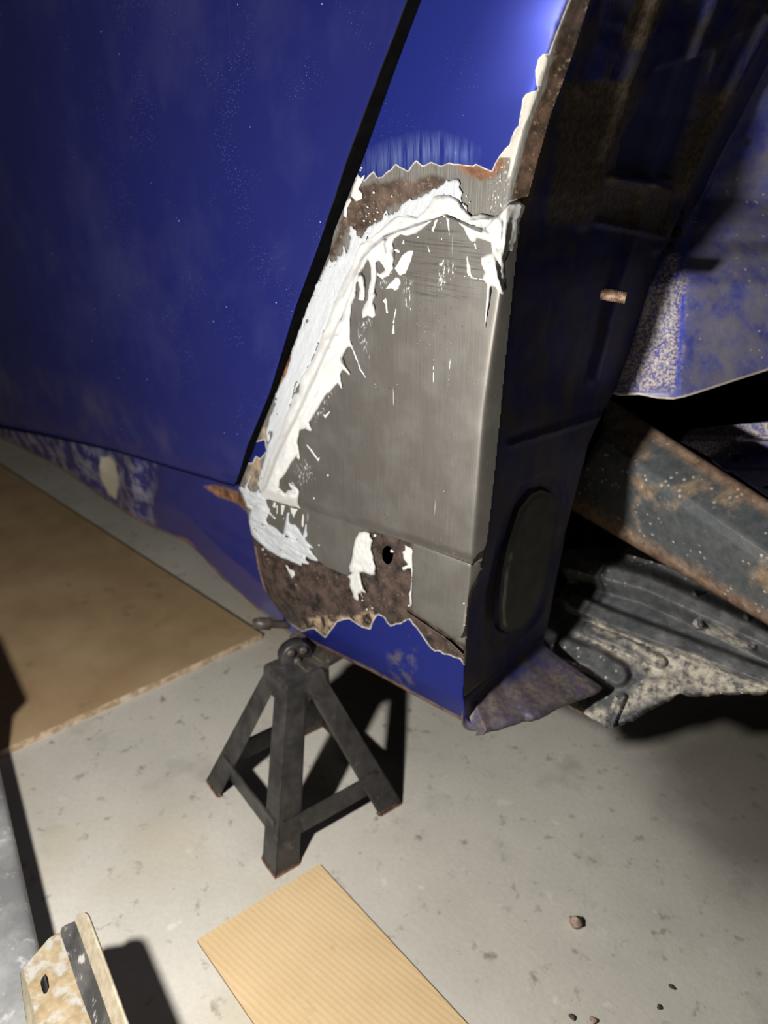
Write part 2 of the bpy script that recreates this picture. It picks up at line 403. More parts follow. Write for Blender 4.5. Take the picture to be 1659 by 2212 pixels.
M['card2edge'] = mat_simple('card_cut_edge', (.16, .11, .06), (.30, .21, .12), 300, .85, spec=.2)
M['stand'] = mat_simple('worn_black_paint', (.026, .025, .025), (.060, .055, .052), 30, .42, .2, .0004, c3=(.10, .085, .075), s3=55, lo3=.62, hi3=.74)
M['standrust'] = mat_simple('scraped_rusty_foot', (.10, .05, .03), (.32, .17, .11), 120, .7)
M['standmetal'] = mat_simple('worn_cast_metal', (.05, .043, .037), (.13, .105, .085), 50, .45, .4, c3=(.25, .22, .2), s3=80, lo3=.62, hi3=.72)
M['greypanel'] = mat_simple('dirty_grey_primer', (.15, .15, .15), (.27, .27, .265), 14, .5, c3=(.48, .48, .47), s3=34, lo3=.56, hi3=.70)
M['bracket'] = mat_simple('scraped_dark_steel', (.05, .05, .052), (.12, .115, .11), 30, .42, .3, c3=(.55, .53, .5), s3=60, lo3=.60, hi3=.68)
M['tan'] = mat_simple('tan_primer', (.22, .16, .085), (.32, .25, .155), 60, .6, c3=(.33, .32, .29), s3=70, lo3=.48, hi3=.62)
M['cream'] = mat_simple('worn_cream_edge', (.29, .245, .165), (.40, .345, .255), 80, .6)
M['stone'] = mat_simple('brown_stone', (.22, .15, .11), (.42, .32, .25), 200, .8)
M['stud'] = mat_simple('rusty_stud', (.14, .08, .05), (.42, .29, .20), 220, .6, .3)
M['debris'] = mat_simple('dark_crumb', (.04, .03, .025), (.10, .08, .06), 200, .8)

# ------------------------------------------------------------------ the setting
fv, ff = boxg((-.5, 1.0, -.05), (1, 0, 0), (0, 1, 0), (0, 0, 1), 3.5, 3.5, .05)
fl = new_mesh('floor', fv, ff, M['floor'], smooth=False); fl['kind'] = 'structure'

# ------------------------------------------------------------------ the car's side: door, fender corner, patches, sealer
CAR = thing('car', (-.7, .55, .24), 'blue car body corner with a grey steel repair patch, propped on the black stand', 'car')

F_ = lin([(1400, -500), (1262, -90), (1230, 0), (1207, 54), (1184, 125), (1160, 190), (1150, 215), (1130, 290), (1100, 400), (1092, 470), (1083, 620), (1062, 760), (1043, 900), (1030, 1060), (1018, 1195), (1014, 1250), (1010, 1290), (1001, 1400), (997, 1500), (1001, 1550), (1028, 1580)])
GP = [(1450, -500), (1310, -90), (1275, 0), (1253, 72), (1242, 107), (1226, 152), (1213, 188), (1192, 243), (1174, 306), (1161, 351), (1141, 429), (1122, 480), (1110, 600), (1093, 760), (1080, 900), (1066, 1040), (1051, 1175), (1040, 1215), (1034, 1250), (1019, 1280), (1012, 1320), (1008, 1380), (1004, 1450), (1001, 1500), (1006, 1550), (1031, 1580)]
G_ = lin(GP)
_F0 = F_; _yy = np.arange(-560, 1640, 2.0); _k = np.exp(-(np.arange(-30, 31) * 2.0 / 18) ** 2); _k /= _k.sum()
_fx = np.convolve(np.pad(_F0(_yy), 30, mode='edge'), _k, 'valid'); F_ = lambda y: np.interp(y, _yy, _fx)
GAPR = [(945, -90), (910, 0), (855, 145), (783, 347), (722, 500), (711, 548), (673, 641), (599, 842), (562, 934), (515, 1057)]
LOWL = [(530, 1092), (545, 1160), (557, 1230), (575, 1290), (608, 1335), (650, 1376)]
BOT = [(700, 1402), (800, 1450), (900, 1505), (1000, 1558), (1031, 1580)]
FEND = GAPR + LOWL + BOT + GP[::-1]
BOTL = lin([])if False else None
_bx = [p[0] for p in [(575, 1300)] + [(608, 1335), (650, 1376)] + BOT]; _by = [p[1] for p in [(575, 1300)] + [(608, 1335), (650, 1376)] + BOT]

def dep(px, py):
    F = F_(py); G = G_(py); wd = np.maximum(G - F, 3.0)
    q = (px - F) / wd
    D = (0.0135 + .0045 * sm(420, 520, py)) * np.clip(wd / 42, 0, 1)
    g = (np.sqrt(q * q + .03) + q) / 2
    d = D * np.where(q > -4, g, 0)
    e = np.interp(px, _bx, _by) - py                 # height above the rolled lower edge
    d = d + 0.016 * np.clip(1 - e / 48, 0, 1) ** 2 * (py > 1250)
    lx = np.interp(py, [p[1] for p in LOWL], [p[0] for p in LOWL])
    d = d + 0.010 * np.clip(1 - (px - lx) / 30, 0, 1) ** 2 * (py > 1180)
    d = d + .0075 * np.clip(1 - (F - px) / 190, 0, 1.15) ** 2 * sm(420, 60, py)
    return d - 2.0e-8 * np.clip(700 - py, 0, 800) ** 2
def side(extra=0.0):
    return lambda x, y: on_y(x, y, YS + dep(x, y) + (extra(x, y) if callable(extra) else extra))

# ---- fender corner -------------------------------------------------
C1 = lambda pts: crop(2.765, 700, 0, pts)
C2 = lambda pts: crop(2.37, 500, 350, pts)
C3 = lambda pts: crop(2.37, 450, 850, pts)
C5 = lambda pts: crop(5.53, 500, 950, pts)
C6 = lambda pts: crop(3.770, 720, 360, pts)
C7 = lambda pts: crop(4.366, 700, 1100, pts)
C8 = lambda pts: crop(5.53, 1000, 80, pts)
UPPAINT = [(774, 376), (787, 389), (797, 378), (807, 369), (812, 378), (816, 383), (825, 382), (834, 372), (845, 365), (851, 356), (856, 353), (862, 359), (868, 362), (881, 369), (888, 358), (899, 345), (906, 352), (913, 358), (922, 354), (931, 349), (942, 354), (953, 358), (962, 354), (971, 351), (980, 354), (989, 354), (1005, 356), (1022, 358), (1027, 353), (1045, 362), (1062, 369), (1069, 352), (1076, 340), (1090, 322), (1101, 311), (1104, 298), (1112, 280), (1120, 271), (1123, 250), (1127, 231), (1129, 213), (1136, 203), (1145, 199), (1161, 195), (1159, 181), (1156, 152), (1163, 127), (1174, 116), (1185, 116), (1208, 54), (1230, 0), (1262, -95), (900, -95), (700, 400), (740, 420)]
LOWPAINT = [(520, 1250), (572, 1296), (593, 1322), (619, 1343), (652, 1365), (668, 1360), (678, 1358), (690, 1368), (703, 1379), (712, 1366), (720, 1356), (728, 1344), (742, 1339), (754, 1337), (768, 1347), (783, 1356), (792, 1358), (800, 1360), (806, 1343), (815, 1329), (822, 1330), (830, 1335), (835, 1345), (844, 1354), (855, 1349), (866, 1348), (876, 1341), (885, 1339), (891, 1349), (897, 1354), (910, 1372), (922, 1390), (931, 1402), (939, 1407), (950, 1407), (958, 1414), (969, 1415), (982, 1421), (994, 1424), (1001, 1437), (1050, 1440), (1060, 1640), (560, 1640), (480, 1300)]
SLIVER = [(540, 960), (572, 950), (575, 975), (562, 990), (552, 985), (545, 1000), (530, 1000)]
def a_blue(x, y): return np.maximum(np.maximum(sdf(UPPAINT, x, y), sdf(LOWPAINT, x, y)), sdf(SLIVER, x, y))
RUSTU = C6([(180, 180), (330, 130), (480, 110), (560, 95), (640, 150), (760, 65), (900, 90), (930, 130), (780, 200), (620, 260), (430, 350), (400, 450), (240, 560), (120, 480), (60, 640), (0, 760), (-40, 700), (100, 350)])
ORANGE = C1([(790, 985), (890, 985), (905, 972), (1000, 1015), (1040, 945), (1075, 930), (1085, 1000), (1040, 1040), (1010, 1060), (930, 1075), (850, 1040)]); ORANGE2 = [(600, 790), (632, 760), (628, 800), (610, 830), (600, 830)]
STRIP = [(1250, 88), (1236, 80), (1196, 130), (1186, 150), (1180, 190), (1160, 230), (1140, 290), (1112, 400), (1100, 445), (1160, 460), (1260, 160)]
CREAM = C8([(960, 190), (1010, 260), (930, 590), (880, 590), (850, 640), (890, 660), (790, 930), (720, 1100), (660, 1300), (620, 1480), (570, 1660), (520, 1700), (560, 1560), (570, 1440), (440, 1440), (480, 1340), (580, 1240), (610, 1130), (680, 1060), (690, 880), (700, 760), (770, 660), (860, 640), (880, 560), (860, 400), (900, 260)])
GRIT = C8([(380, 1520), (560, 1440), (540, 1700), (470, 2050), (280, 2100), (330, 1700)])
DARK = [(540, 1120), (700, 1205), (760, 1140), (890, 1160), (895, 1200), (895, 1320), (1010, 1395), (1005, 1440), (900, 1400), (800, 1350), (650, 1390), (570, 1310), (545, 1200)]
TAN = [(640, 1345), (700, 1330), (740, 1330), (775, 1330), (800, 1310), (820, 1325), (795, 1362), (745, 1350), (700, 1385), (660, 1372)]
TAN2 = C3([(270, 180), (300, 170), (295, 230), (275, 250)]); TAN3 = C3([(170, 480), (230, 320), (275, 310), (265, 480), (230, 500)])
SAND = C1([(250, 1010), (280, 930), (400, 880), (560, 830), (700, 830), (880, 900), (860, 960), (740, 975), (600, 985), (330, 1060)])
HOLE = (837, 1199, 12.5, 20.5)
def hole_s(x, y): return (np.hypot((x - HOLE[0]) / HOLE[2], (y - HOLE[1]) / HOLE[3]) - 1) * 14
fender = sheet('fender', lambda x, y: np.minimum(np.minimum(sdf(FEND, x, y), hole_s(x, y)), -stroke([(878, 1320, 1.5), (915, 1344, 2.2), (958, 1374, 1.2), (975, 1385, 3.2), (1001, 1410, 3.5)], x, y)), (498, -88, 1320, 1590), 3.0, side(), M['fender'], CAR,
    attrs=dict(blue=a_blue, rust=lambda x, y: sdf(RUSTU, x, y), orange=lambda x, y: np.maximum(sdf(ORANGE, x, y), sdf(ORANGE2, x, y)),
        strip=lambda x, y: sdf(STRIP, x, y), cream=lambda x, y: sdf(CREAM, x, y), grit=lambda x, y: sdf(GRIT, x, y), dark=lambda x, y: np.maximum(sdf(DARK, x, y), sdf([(1266, -110), (1340, -110), (1300, -20), (1268, 60), (1247, 106), (1226, 118), (1190, 126), (1232, 0)], x, y)),
        tan=lambda x, y: np.maximum(np.maximum(sdf(TAN, x, y), sdf(TAN2, x, y)), sdf(TAN3, x, y)), sand=lambda x, y: sdf(SAND, x, y),
        worn=lambda x, y: np.maximum(sdf([(1225, -95), (1290, -95), (1275, 20), (1245, 90), (1190, 120), (1230, 0)], x, y) + 10, sdf([(840, 1410), (900, 1400), (890, 1520), (850, 1480)], x, y)),
        rim=lambda x, y: np.maximum(7 - np.abs(np.interp(x, _bx, _by) - y) * (x > 640) - 100 * (x <= 640), np.where(y > 1180, 4.0 - np.abs(x - np.interp(y, [p[1] for p in LOWL], [p[0] for p in LOWL])), -9))),
    thick=.0012, label='blue painted fender corner with torn paint and brown bare metal')

# ---- repair patches -------------------------------------------------
PATCHB = [(560, 1072), (650, 1098), (720, 1121), (800, 1146), (880, 1171), (950, 1194), (1008, 1214), (1018, 1219)]
PATCH = [(575, 1050), (600, 980), (650, 880), (690, 790), (745, 670), (780, 560), (830, 510), (960, 465), (1040, 500), (1100, 440), (1124, 436)] + [(G_(y) + 1.5, y) for y in range(445, 1165, 12)] + [(1052, 1172), (1047, 1187), (1034, 1196), (1026, 1206), (1020, 1220)] + PATCHB[::-1]
_pbx = [p[0] for p in PATCHB]; _pby = [p[1] for p in PATCHB]
def patch_d(x, y):
    e = np.interp(x, _pbx, _pby) - y
    return -.0068 + .0060 * (1 - sm(0, 21, e)) + .0004 * vnoise(x, y, 180, 5, 1)
ROLLM = C6([(480, 640), (560, 570), (700, 560), (850, 450), (1000, 520), (1100, 620), (1250, 720), (1250, 960), (1220, 1110), (950, 1080), (760, 1100), (620, 980), (560, 900)])
SMEAR = [C6([(850, 770), (930, 760), (990, 780), (975, 940), (940, 900), (870, 1000)]), C6([(560, 900), (640, 930), (630, 1160), (590, 1180)]), C6([(380, 920), (430, 930), (420, 990), (390, 1000)]), C6([(210, 1280), (300, 1250), (300, 1290), (230, 1350)]),
         C3([(590, 10), (640, 0), (600, 90), (540, 150), (530, 130)]), C3([(465, 330), (520, 360), (540, 440), (470, 460), (445, 400)]), C2([(650, 850), (690, 900), (710, 1000), (660, 920)])]
patch = sheet('repair_patch', lambda x, y: sdf(PATCH, x, y), (560, 420, 1140, 1230), 3.0, side(patch_d), M['steel'], fender,
    attrs=dict(roll=lambda x, y: sdf(ROLLM, x, y), smear=lambda x, y: np.max([sdf(p, x, y) for p in SMEAR], axis=0)), thick=.0012, label='grey bare steel repair patch with a folded right edge')
PL_R = [(890, 1172), (1016, 1219), (1024, 1221), (1037, 1214), (1040, 1228), (1031, 1247), (1019, 1269), (1012, 1292), (1008, 1329), (1003, 1359), (998, 1373), (991, 1379), (975, 1376), (952, 1359), (915, 1337), (890, 1320), (889, 1283), (891, 1228)]
PL_L = [(556, 1060), (650, 1085), (790, 1130), (783, 1147), (770, 1160), (762, 1179), (757, 1210), (756, 1244), (740, 1240), (703, 1223), (686, 1211), (640, 1190), (575, 1160), (550, 1110)]
def plr_d(x, y):
    e = sdf(PL_R, x, y); low = sm(1300, 1380, y)
    return -.0012 - .0052 * low - .0004 * sm(0, 6, e)
pr = sheet('patch_plate', lambda x, y: sdf(PL_R, x, y), (880, 1160, 1050, 1390), 2.5, side(plr_d), M['steel2'], fender,
    attrs=dict(roll=lambda x, y: x * 0 - 99, smear=lambda x, y: x * 0 - 99), thick=.001, label='small bare steel plate right of the drilled tab, below the big patch')
pl = sheet('patch_plate', lambda x, y: sdf(PL_L, x, y), (540, 1050, 800, 1255), 2.5, side(-.0011), M['steel2'], fender,
    attrs=dict(roll=lambda x, y: x * 0 - 99, smear=lambda x, y: x * 0 - 99), thick=.001, label='bare steel strip left of the drilled tab, below the big patch')

# ---- seam sealer -------------------------------------------------
def goo(name, field, box, step, hmax, width, mat, base, label, seed=1, rag=2.0, bumpy=.35, ridge=None):
    def fld(x, y): return field(x, y) + rag * vnoise(x, y, 9, seed, 3)
    vx, vy, fc = cut_grid(fld, box, step)
    s = np.clip(fld(vx, vy), 0, None); t = np.clip(s / width, 0, 1)
    h = hmax * np.sqrt(1 - (1 - t) ** 2)
    h = h * (1 + bumpy * vnoise(vx, vy, 42, seed + 5, 3) + .18 * vnoise(vx, vy, 12, seed + 9, 2))
    if ridge is not None: h = h + ridge(vx, vy) * t
    q = (vx - F_(vy)) / np.maximum(G_(vy) - F_(vy), 3.0)
    h = np.clip(h, 0, None) * (1 - .85 * sm(-.6, .5, q))
    V = on_y(vx, vy, YS + dep(vx, vy) + base(vx, vy) + .0004 - h)
    return new_mesh(name, V, fc, mat, fender, label=label)
def on_patch(x, y):
    sp = sdf(PATCH, x, y); k = sm(-4, 4, sp)
    return k * patch_d(x, y) + (1 - k) * -.0010
BEAD_A = C6([(0, 1130), (40, 1010), (80, 930), (120, 860), (150, 800), (180, 700), (215, 625), (300, 570), (400, 500), (470, 430), (520, 398), (600, 390), (680, 408), (740, 350), (790, 290), (812, 240), (870, 225), (950, 230), (1010, 258), (1050, 310), (1090, 370), (1125, 402), (1200, 380), (1300, 405), (1350, 398), (1365, 370), (1400, 300), (1450, 270), (1510, 265), (1545, 320), (1530, 400), (1500, 440), (1522, 480), (1515, 580), (1492, 640), (1470, 680), (1478, 740), (1465, 760), (1450, 700), (1430, 690), (1400, 750), (1395, 830), (1410, 880), (1395, 960), (1402, 1020), (1380, 1042), (1340, 1020), (1320, 980), (1285, 975), (1275, 1080), (1250, 1240), (1240, 1330), (1230, 1300), (1240, 1150), (1250, 960), (1215, 910), (1230, 860), (1200, 790), (1203, 740), (1250, 710), (1290, 700), (1285, 620), (1240, 600), (1180, 585), (1165, 610), (1130, 615), (1105, 590), (1060, 500), (1010, 450), (940, 415), (880, 410), (820, 430), (750, 490), (680, 545), (600, 565), (550, 552), (505, 585), (485, 630), (500, 660), (498, 740), (490, 830), (455, 890), (400, 912), (368, 880), (395, 862), (420, 840), (400, 800), (372, 765), (355, 780), (358, 900), (338, 1020), (355, 1040), (330, 1100), (350, 1210), (320, 1235), (280, 1215), (240, 1235), (230, 1190), (250, 1130), (280, 1080), (285, 1000), (308, 900), (300, 800), (285, 760), (265, 800), (230, 870), (252, 900), (265, 1000), (255, 1090), (230, 1095), (203, 1085), (215, 1000), (200, 930), (185, 960), (165, 1060), (150, 1130), (142, 1250), (138, 1357), (80, 1500), (-100, 1400)])
BEAD_B = C2([(500, 790), (560, 690), (640, 600), (640, 680), (612, 740), (610, 800), (608, 890), (612, 920), (630, 960), (618, 950), (600, 945), (575, 985), (570, 1005), (585, 1045), (612, 1085), (600, 1090), (572, 1060), (560, 1090), (570, 1160), (560, 1160), (545, 1130), (500, 1185)]) + C3([(610, 0), (600, 12), (555, 90), (520, 150), (535, 190), (520, 195), (495, 180), (470, 190), (460, 250), (470, 330), (455, 315), (430, 350), (400, 400), (370, 440), (360, 490), (300, 545), (262, 530), (270, 470), (290, 400), (310, 330), (340, 260), (370, 180), (390, 120), (420, 60), (440, 0)]) + C2([(345, 1180), (352, 1100), (380, 1070), (420, 1000), (450, 920)])
SPUR = C5([(560, 600), (590, 575), (620, 610), (650, 640), (670, 600), (700, 595), (740, 620), (700, 560), (680, 510), (690, 505), (740, 545), (680, 460), (700, 470), (760, 540), (800, 580), (820, 620), (800, 720), (810, 790), (830, 830), (790, 815), (640, 770), (500, 730), (400, 700), (340, 660), (360, 560)])
THIN_L = C2([(575, 420), (560, 470), (520, 510), (505, 500), (470, 560), (460, 610), (440, 620), (420, 680), (380, 760), (345, 860), (320, 930), (300, 990), (300, 1020), (290, 1080), (240, 1145), (232, 1185)]) + C3([(345, 0), (335, 60), (310, 120), (300, 180), (305, 240), (290, 330), (270, 400), (255, 460), (262, 495), (300, 520), (420, 60), (450, -20)]) + C2([(420, 1010), (500, 800), (560, 690), (640, 560), (660, 470), (690, 410), (660, 390), (625, 340), (610, 330), (612, 390), (600, 440), (590, 460)])
THIN_U = C6([(240, 580), (270, 520), (330, 460), (400, 430), (420, 360), (440, 350), (450, 390), (520, 350), (580, 300), (620, 262), (680, 260), (760, 215), (820, 180), (930, 120), (1000, 100), (1030, 130), (1025, 180), (1050, 215), (1040, 260), (1090, 350), (1110, 400), (1060, 380), (1000, 280), (860, 260), (820, 280), (760, 360), (690, 430), (520, 440), (420, 520), (300, 600), (220, 640)])
THIN_C = C5([(100, 590), (90, 570), (130, 560), (150, 580), (230, 420), (245, 430), (190, 560), (220, 610), (290, 620), (330, 590), (345, 640), (400, 690), (420, 760), (460, 840), (440, 900), (420, 960), (440, 1000), (520, 1040), (580, 1100), (620, 1120), (640, 1000), (670, 870), (690, 870), (690, 980), (720, 1010), (760, 1010), (800, 1060), (850, 1140), (890, 1000), (900, 1010), (905, 1150), (880, 1190), (980, 1290), (970, 1300), (920, 1290), (1040, 1440), (1025, 1455), (980, 1440), (880, 1390), (890, 1440), (930, 1470), (920, 1500), (840, 1470), (840, 1510), (760, 1470), (700, 1450), (560, 1390), (420, 1310), (300, 1200), (240, 1130), (215, 1020), (215, 900), (235, 830), (180, 800), (160, 740), (130, 650)])
FLAKES = [C6([(520, 860), (500, 830), (560, 720), (600, 690), (610, 680), (655, 682), (630, 780), (590, 870), (540, 892)]), C6([(425, 995), (470, 940), (510, 895), (540, 905), (550, 950), (530, 1000), (500, 1012), (480, 995)]), C6([(405, 1095), (430, 1062), (440, 1110), (450, 1195), (430, 1195), (418, 1120)]),
          C6([(1085, 720), (1090, 715), (1115, 800), (1133, 900), (1090, 885), (1082, 800)]), C6([(800, 515), (830, 425), (858, 422), (835, 490), (815, 535)]), C5([(640, 1495), (660, 1490), (690, 1540), (750, 1570), (762, 1620), (720, 1659), (690, 1590)]), C5([(500, 740), (535, 755), (520, 830), (490, 800)]), C5([(590, 775), (640, 790), (615, 900), (590, 900)]), C5([(700, 810), (790, 830), (745, 930), (710, 870)]),
          C5([(870, 30), (900, 50), (985, 150), (1030, 220), (1060, 205), (1035, 270), (1015, 235), (940, 130)]), C5([(770, 90), (800, 130), (825, 200), (805, 240), (780, 210)]), C3([(600, 110), (625, 80), (622, 100), (600, 130), (588, 108)]), C5([(800, 470), (845, 550), (830, 550)]),
          C6([(170, 140), (200, 60), (225, 90), (260, 60), (240, 120), (205, 180), (240, 220), (235, 260), (190, 280), (160, 260), (140, 240)]), C6([(110, 270), (140, 250), (150, 275), (115, 330), (110, 420), (85, 400), (85, 340)])]
STROKES = [[(C6([(930, 410)])[0] + (3,)), (C6([(945, 555)])[0] + (1.6,))], [(C6([(770, 650)])[0] + (1.2,)), (C6([(782, 690)])[0] + (3.2,))], [C6([(573, 600)])[0] + (1.8,), C6([(573, 622)])[0] + (2.2,)], [C6([(882, 582)])[0] + (2.2,), C6([(882, 596)])[0] + (2.2,)], [C6([(1155, 630)])[0] + (2.2,), C6([(1162, 670)])[0] + (1.6,)],
           [C6([(510, 1160)])[0] + (2.0,), C6([(490, 1270)])[0] + (1.8,)], [C6([(492, 1290)])[0] + (1.5,), C6([(490, 1350)])[0] + (3.2,)], [C2([(610, 930)])[0] + (2.0,), C2([(660, 1060)])[0] + (2.2,), C2([(688, 1105)])[0] + (1.0,)],
           [C2([(1035, 1000)])[0] + (.5,), C2([(1033, 1130)])[0] + (1.0,)], [C2([(1120, 1010)])[0] + (1.2,), C2([(1110, 1140)])[0] + (.6,)], [C5([(855, 890)])[0] + (1.5,), C5([(848, 1030)])[0] + (2.6,)], [C5([(545, 790)])[0] + (2.0,), C5([(545, 890)])[0] + (1.5,)], [C5([(450, 870)])[0] + (2,), C5([(520, 940)])[0] + (1.5,)],
           [C6([(455, 660)])[0] + (2,), C6([(530, 690)])[0] + (3.5,)], [C6([(1120, 905)])[0] + (.8,), C6([(1230, 920)])[0] + (2,)], [C2([(725, 560)])[0] + (2,), C2([(775, 590)])[0] + (4,)]]
DOTS = C5([(1015, 1035), (1005, 1085), (1045, 1260), (815, 1070), (845, 740), (620, 940), (985, 700), (1150, 425), (375, 1310), (405, 1370), (430, 1430), (455, 1470), (885, 1400), (120, 535)]) + C7([(655, 400), (640, 395), (405, 945), (455, 935), (480, 250), (1480, 565), (365, 860), (325, 855), (800, 910), (1320, 890), (1325, 1100), (1340, 1000)]) + C6([(1085, 240), (1110, 290), (330, 290), (355, 340), (480, 240), (455, 225), (250, 440), (270, 400), (300, 450), (330, 380), (340, 430), (290, 380), (330, 210), (360, 370), (280, 330), (690, 575), (220, 30), (230, 10)]) + C3([(450, 980), (310, 850), (430, 920), (562, 330), (1010, 300)])
rnd = random.Random(4)
DOTR = [1.0 + rnd.random() * 2.0 for _ in DOTS]
main_f = lambda x, y: np.max([sdf(BEAD_A, x, y), sdf(BEAD_B, x, y), sdf(SPUR, x, y)], axis=0)
SEAM = [(598, 1066), (640, 960), (700, 800), (740, 690), (770, 620)]
def ridges(x, y):
    r = .0022 * vnoise(x, y, 26, 21, 3) + .0014 * vnoise((x * .9 + y * .4) * 2.2, y * .9 - x * .4, 30, 22, 2)
    r = r - .0028 * np.exp(-(np.clip(-stroke([(a, b, 0) for a, b in SEAM], x, y), 0, None) / 2.2) ** 2) * sm(.1, .25, vnoise(x, y, 60, 23, 2))
    folds = [[(1085, 560), (1098, 480), (1112, 445)], [(1070, 470), (1050, 475), (1020, 478)], [(770, 600), (800, 540), (830, 520)], [(745, 640), (775, 585)], [(1062, 540), (1075, 600), (1085, 625)], [(1120, 470), (1105, 510), (1100, 540)], [(826, 520), (830, 560)]]
    for p in folds: r = r + .0030 * np.exp(-(np.clip(-stroke([(a, b, 0) for a, b in p], x, y), 0, None) / 5.0) ** 2)
    grooves = [[(778, 527), (795, 512)], [(1038, 480), (1055, 500)], [(760, 655), (740, 690), (728, 720)], [(1085, 545), (1088, 470)]]
    for p in grooves: r = r - .0016 * np.exp(-(np.clip(-stroke([(a, b, 0) for a, b in p], x, y), 0, None) / 3.0) ** 2)
    return r
goo('seam_sealer', main_f, (560, 420, 1150, 1120), 2.2, .0042, 13, M['goo'], on_patch, 'thick white sealer bead over the top and left seam of the patch', 1, 1.2, .4, ridges)
def thin_f(x, y):
    s = np.max([sdf(THIN_L, x, y), sdf(THIN_U, x, y)], axis=0)
    along = (x * .38 - y * .92); acr = x * .92 + y * .38
    st = vnoise(acr * 9, along, 60, 61, 3)
    s = s + 4.5 * st + 3 * vnoise(x, y, 7, 62, 2)
    hole = 9 - 30 * np.clip(vnoise(acr * 7, along, 50, 63, 3) - .30, 0, None) - 26 * np.clip(vnoise(x, y, 10, 64, 2) - .36, 0, None) * (sdf(THIN_L, x, y) < 14)
    return np.minimum(s, hole)
goo('thin_smear', thin_f, (540, 370, 1040, 1090), 1.8, .0011, 5, M['thin'], on_patch, 'thin streaky sealer smeared beside the thick bead', 2, 1.5, .7, lambda x, y: .0007 * vnoise((x * .92 + y * .38) * 6, x * .38 - y * .92, 40, 65, 3))
def corner_f(x, y):
    s = sdf(THIN_C, x, y); al = x * .86 + y * .5; ac = y * .86 - x * .5
    return np.minimum(s, 8 - 40 * np.clip(vnoise(al, ac * 3.2, 22, 71, 3) - .34, 0, None) * (s < 14))
goo('corner_smear', corner_f, (510, 1010, 700, 1235), 1.4, .0022, 6, M['thin'], lambda x, y: x * 0 - .0014, 'rough streaky white sealer smear at the lower left corner', 3, 1.4, .7,
     lambda x, y: .0030 * vnoise(x * .86 + y * .5, (y * .86 - x * .5) * 3.0, 20, 33, 3))
DAB1 = C7([(435, 225), (385, 205), (330, 220), (295, 280), (270, 400), (260, 480), (235, 540), (245, 590), (270, 600), (220, 635), (245, 660), (240, 720), (270, 790), (285, 840), (320, 870), (335, 850), (325, 800), (345, 790), (360, 830), (380, 860), (350, 780), (400, 790), (360, 700), (340, 600), (370, 590), (410, 610), (450, 625), (485, 615), (490, 540), (470, 500), (465, 440), (445, 380), (450, 320), (465, 300), (440, 260)])
DAB2 = C7([(765, 340), (830, 365), (840, 395), (835, 450), (840, 560), (832, 640), (828, 760), (830, 900), (815, 920), (800, 800), (815, 760), (825, 640), (820, 560), (790, 560), (750, 580), (732, 550), (790, 520), (750, 470), (740, 400), (765, 390)])
goo('tab_smear', lambda x, y: sdf(DAB1, x, y), (745, 1140, 820, 1310), 1.6, .0034, 7, M['goo'], lambda x, y: x * 0 - .0012, 'white sealer dab left of the drilled hole', 5, 1.0, .5, lambda x, y: .0015 * vnoise(x * 1.6, y * .6, 8, 44, 2))
goo('tab_smear', lambda x, y: sdf(DAB2, x, y), (862, 1170, 900, 1320), 1.3, .0022, 4, M['goo'], lambda x, y: x * 0 - .0014, 'narrow white sealer dab right of the drilled hole', 6, .8, .4)
def spots(x, y): return np.max([sdf(p, x, y) for p in FLAKES] + [stroke(s_, x, y) for s_ in STROKES] + [stroke([(a, b, r)], x, y) for (a, b), r in zip(DOTS, DOTR)], axis=0)
def spot_base(x, y):
    k = sm(-4, 4, sdf(PATCH, x, y)); lo = np.where(sdf(PL_R, x, y) > -3, plr_d(x, y) - .0002, -.0010)
    return k * patch_d(x, y) + (1 - k) * lo
sp = goo('sealer_spots', spots, (560, 360, 1120, 1350), 1.7, .0012, 4, M['goo'], spot_base, 'scattered white drips and flakes around the bead', 8, 1.6, .4); sp['kind'] = 'stuff'

# ---- door, gap and its black backing -------------------------------------------------
DOOR = [(920, -88), (881, 0), (850, 83), (819, 163), (751, 344), (722, 434), (686, 536), (639, 662), (582, 850), (534, 964), (512, 1038), (505, 1051), (430, 1030), (330, 1000), (250, 976), (168, 955), (80, 939), (0, 926), (-200, 890), (-200, -88)]
_dy = [p[1] for p in DOOR[:12]]; _dx = [p[0] for p in DOOR[:12]]
def door_d(x, y):
    e = np.interp(y, _dy, _dx) - x
    return .0002 + .0005 * np.clip(1 - e / 14, 0, 1) ** 2 + 1.5e-8 * np.clip(700 - y, 0, None) ** 2 + .016 * np.clip((350 - x) / 550, 0, 1) ** 2 + .004 * np.clip(1 - (1045 + (x - 505) * .27 - y) / 40, 0, 1) ** 2
LOWD = [(-200, 720), (150, 820), (505, 980), (505, 1060), (-200, 960)]
door = sheet('door', lambda x, y: sdf(DOOR, x, y), (-202, -90, 925, 1060), 5.0, lambda x, y: on_y(x, y, YS + door_d(x, y)), M['door'], CAR, attrs=dict(low=lambda x, y: sdf(LOWD, x, y)), label='dark blue car door panel with dust specks')
de_ = [np.array(on_y(x, y, YS + .0014)) for x, y in DOOR[:12] + DOOR[12:19:2]]
nd = len(de_)
dfl = new_mesh('door_flange', de_ + [p + np.array([-.004, .028, .002]) for p in de_], [(i, i + 1, nd + i + 1, nd + i) for i in range(nd - 1)], M['black'], door, smooth=False); solid(dfl, .001)  # door edge coloured black for the shade inside the gap
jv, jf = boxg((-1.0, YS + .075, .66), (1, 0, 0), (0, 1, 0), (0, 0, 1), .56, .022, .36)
new_mesh('gap_backing', jv, jf, M['black'], CAR, smooth=False, label='black panel added behind the door gap for its darkness')  # panel added to keep the gap dark and stop light leaking through
b0 = on_y(905, -60, YS + .046); b1 = on_y(520, 1010, YS + .046)
bv, bf = tubeg(b0, b1, [(0, .009), (1, .009)], 12)
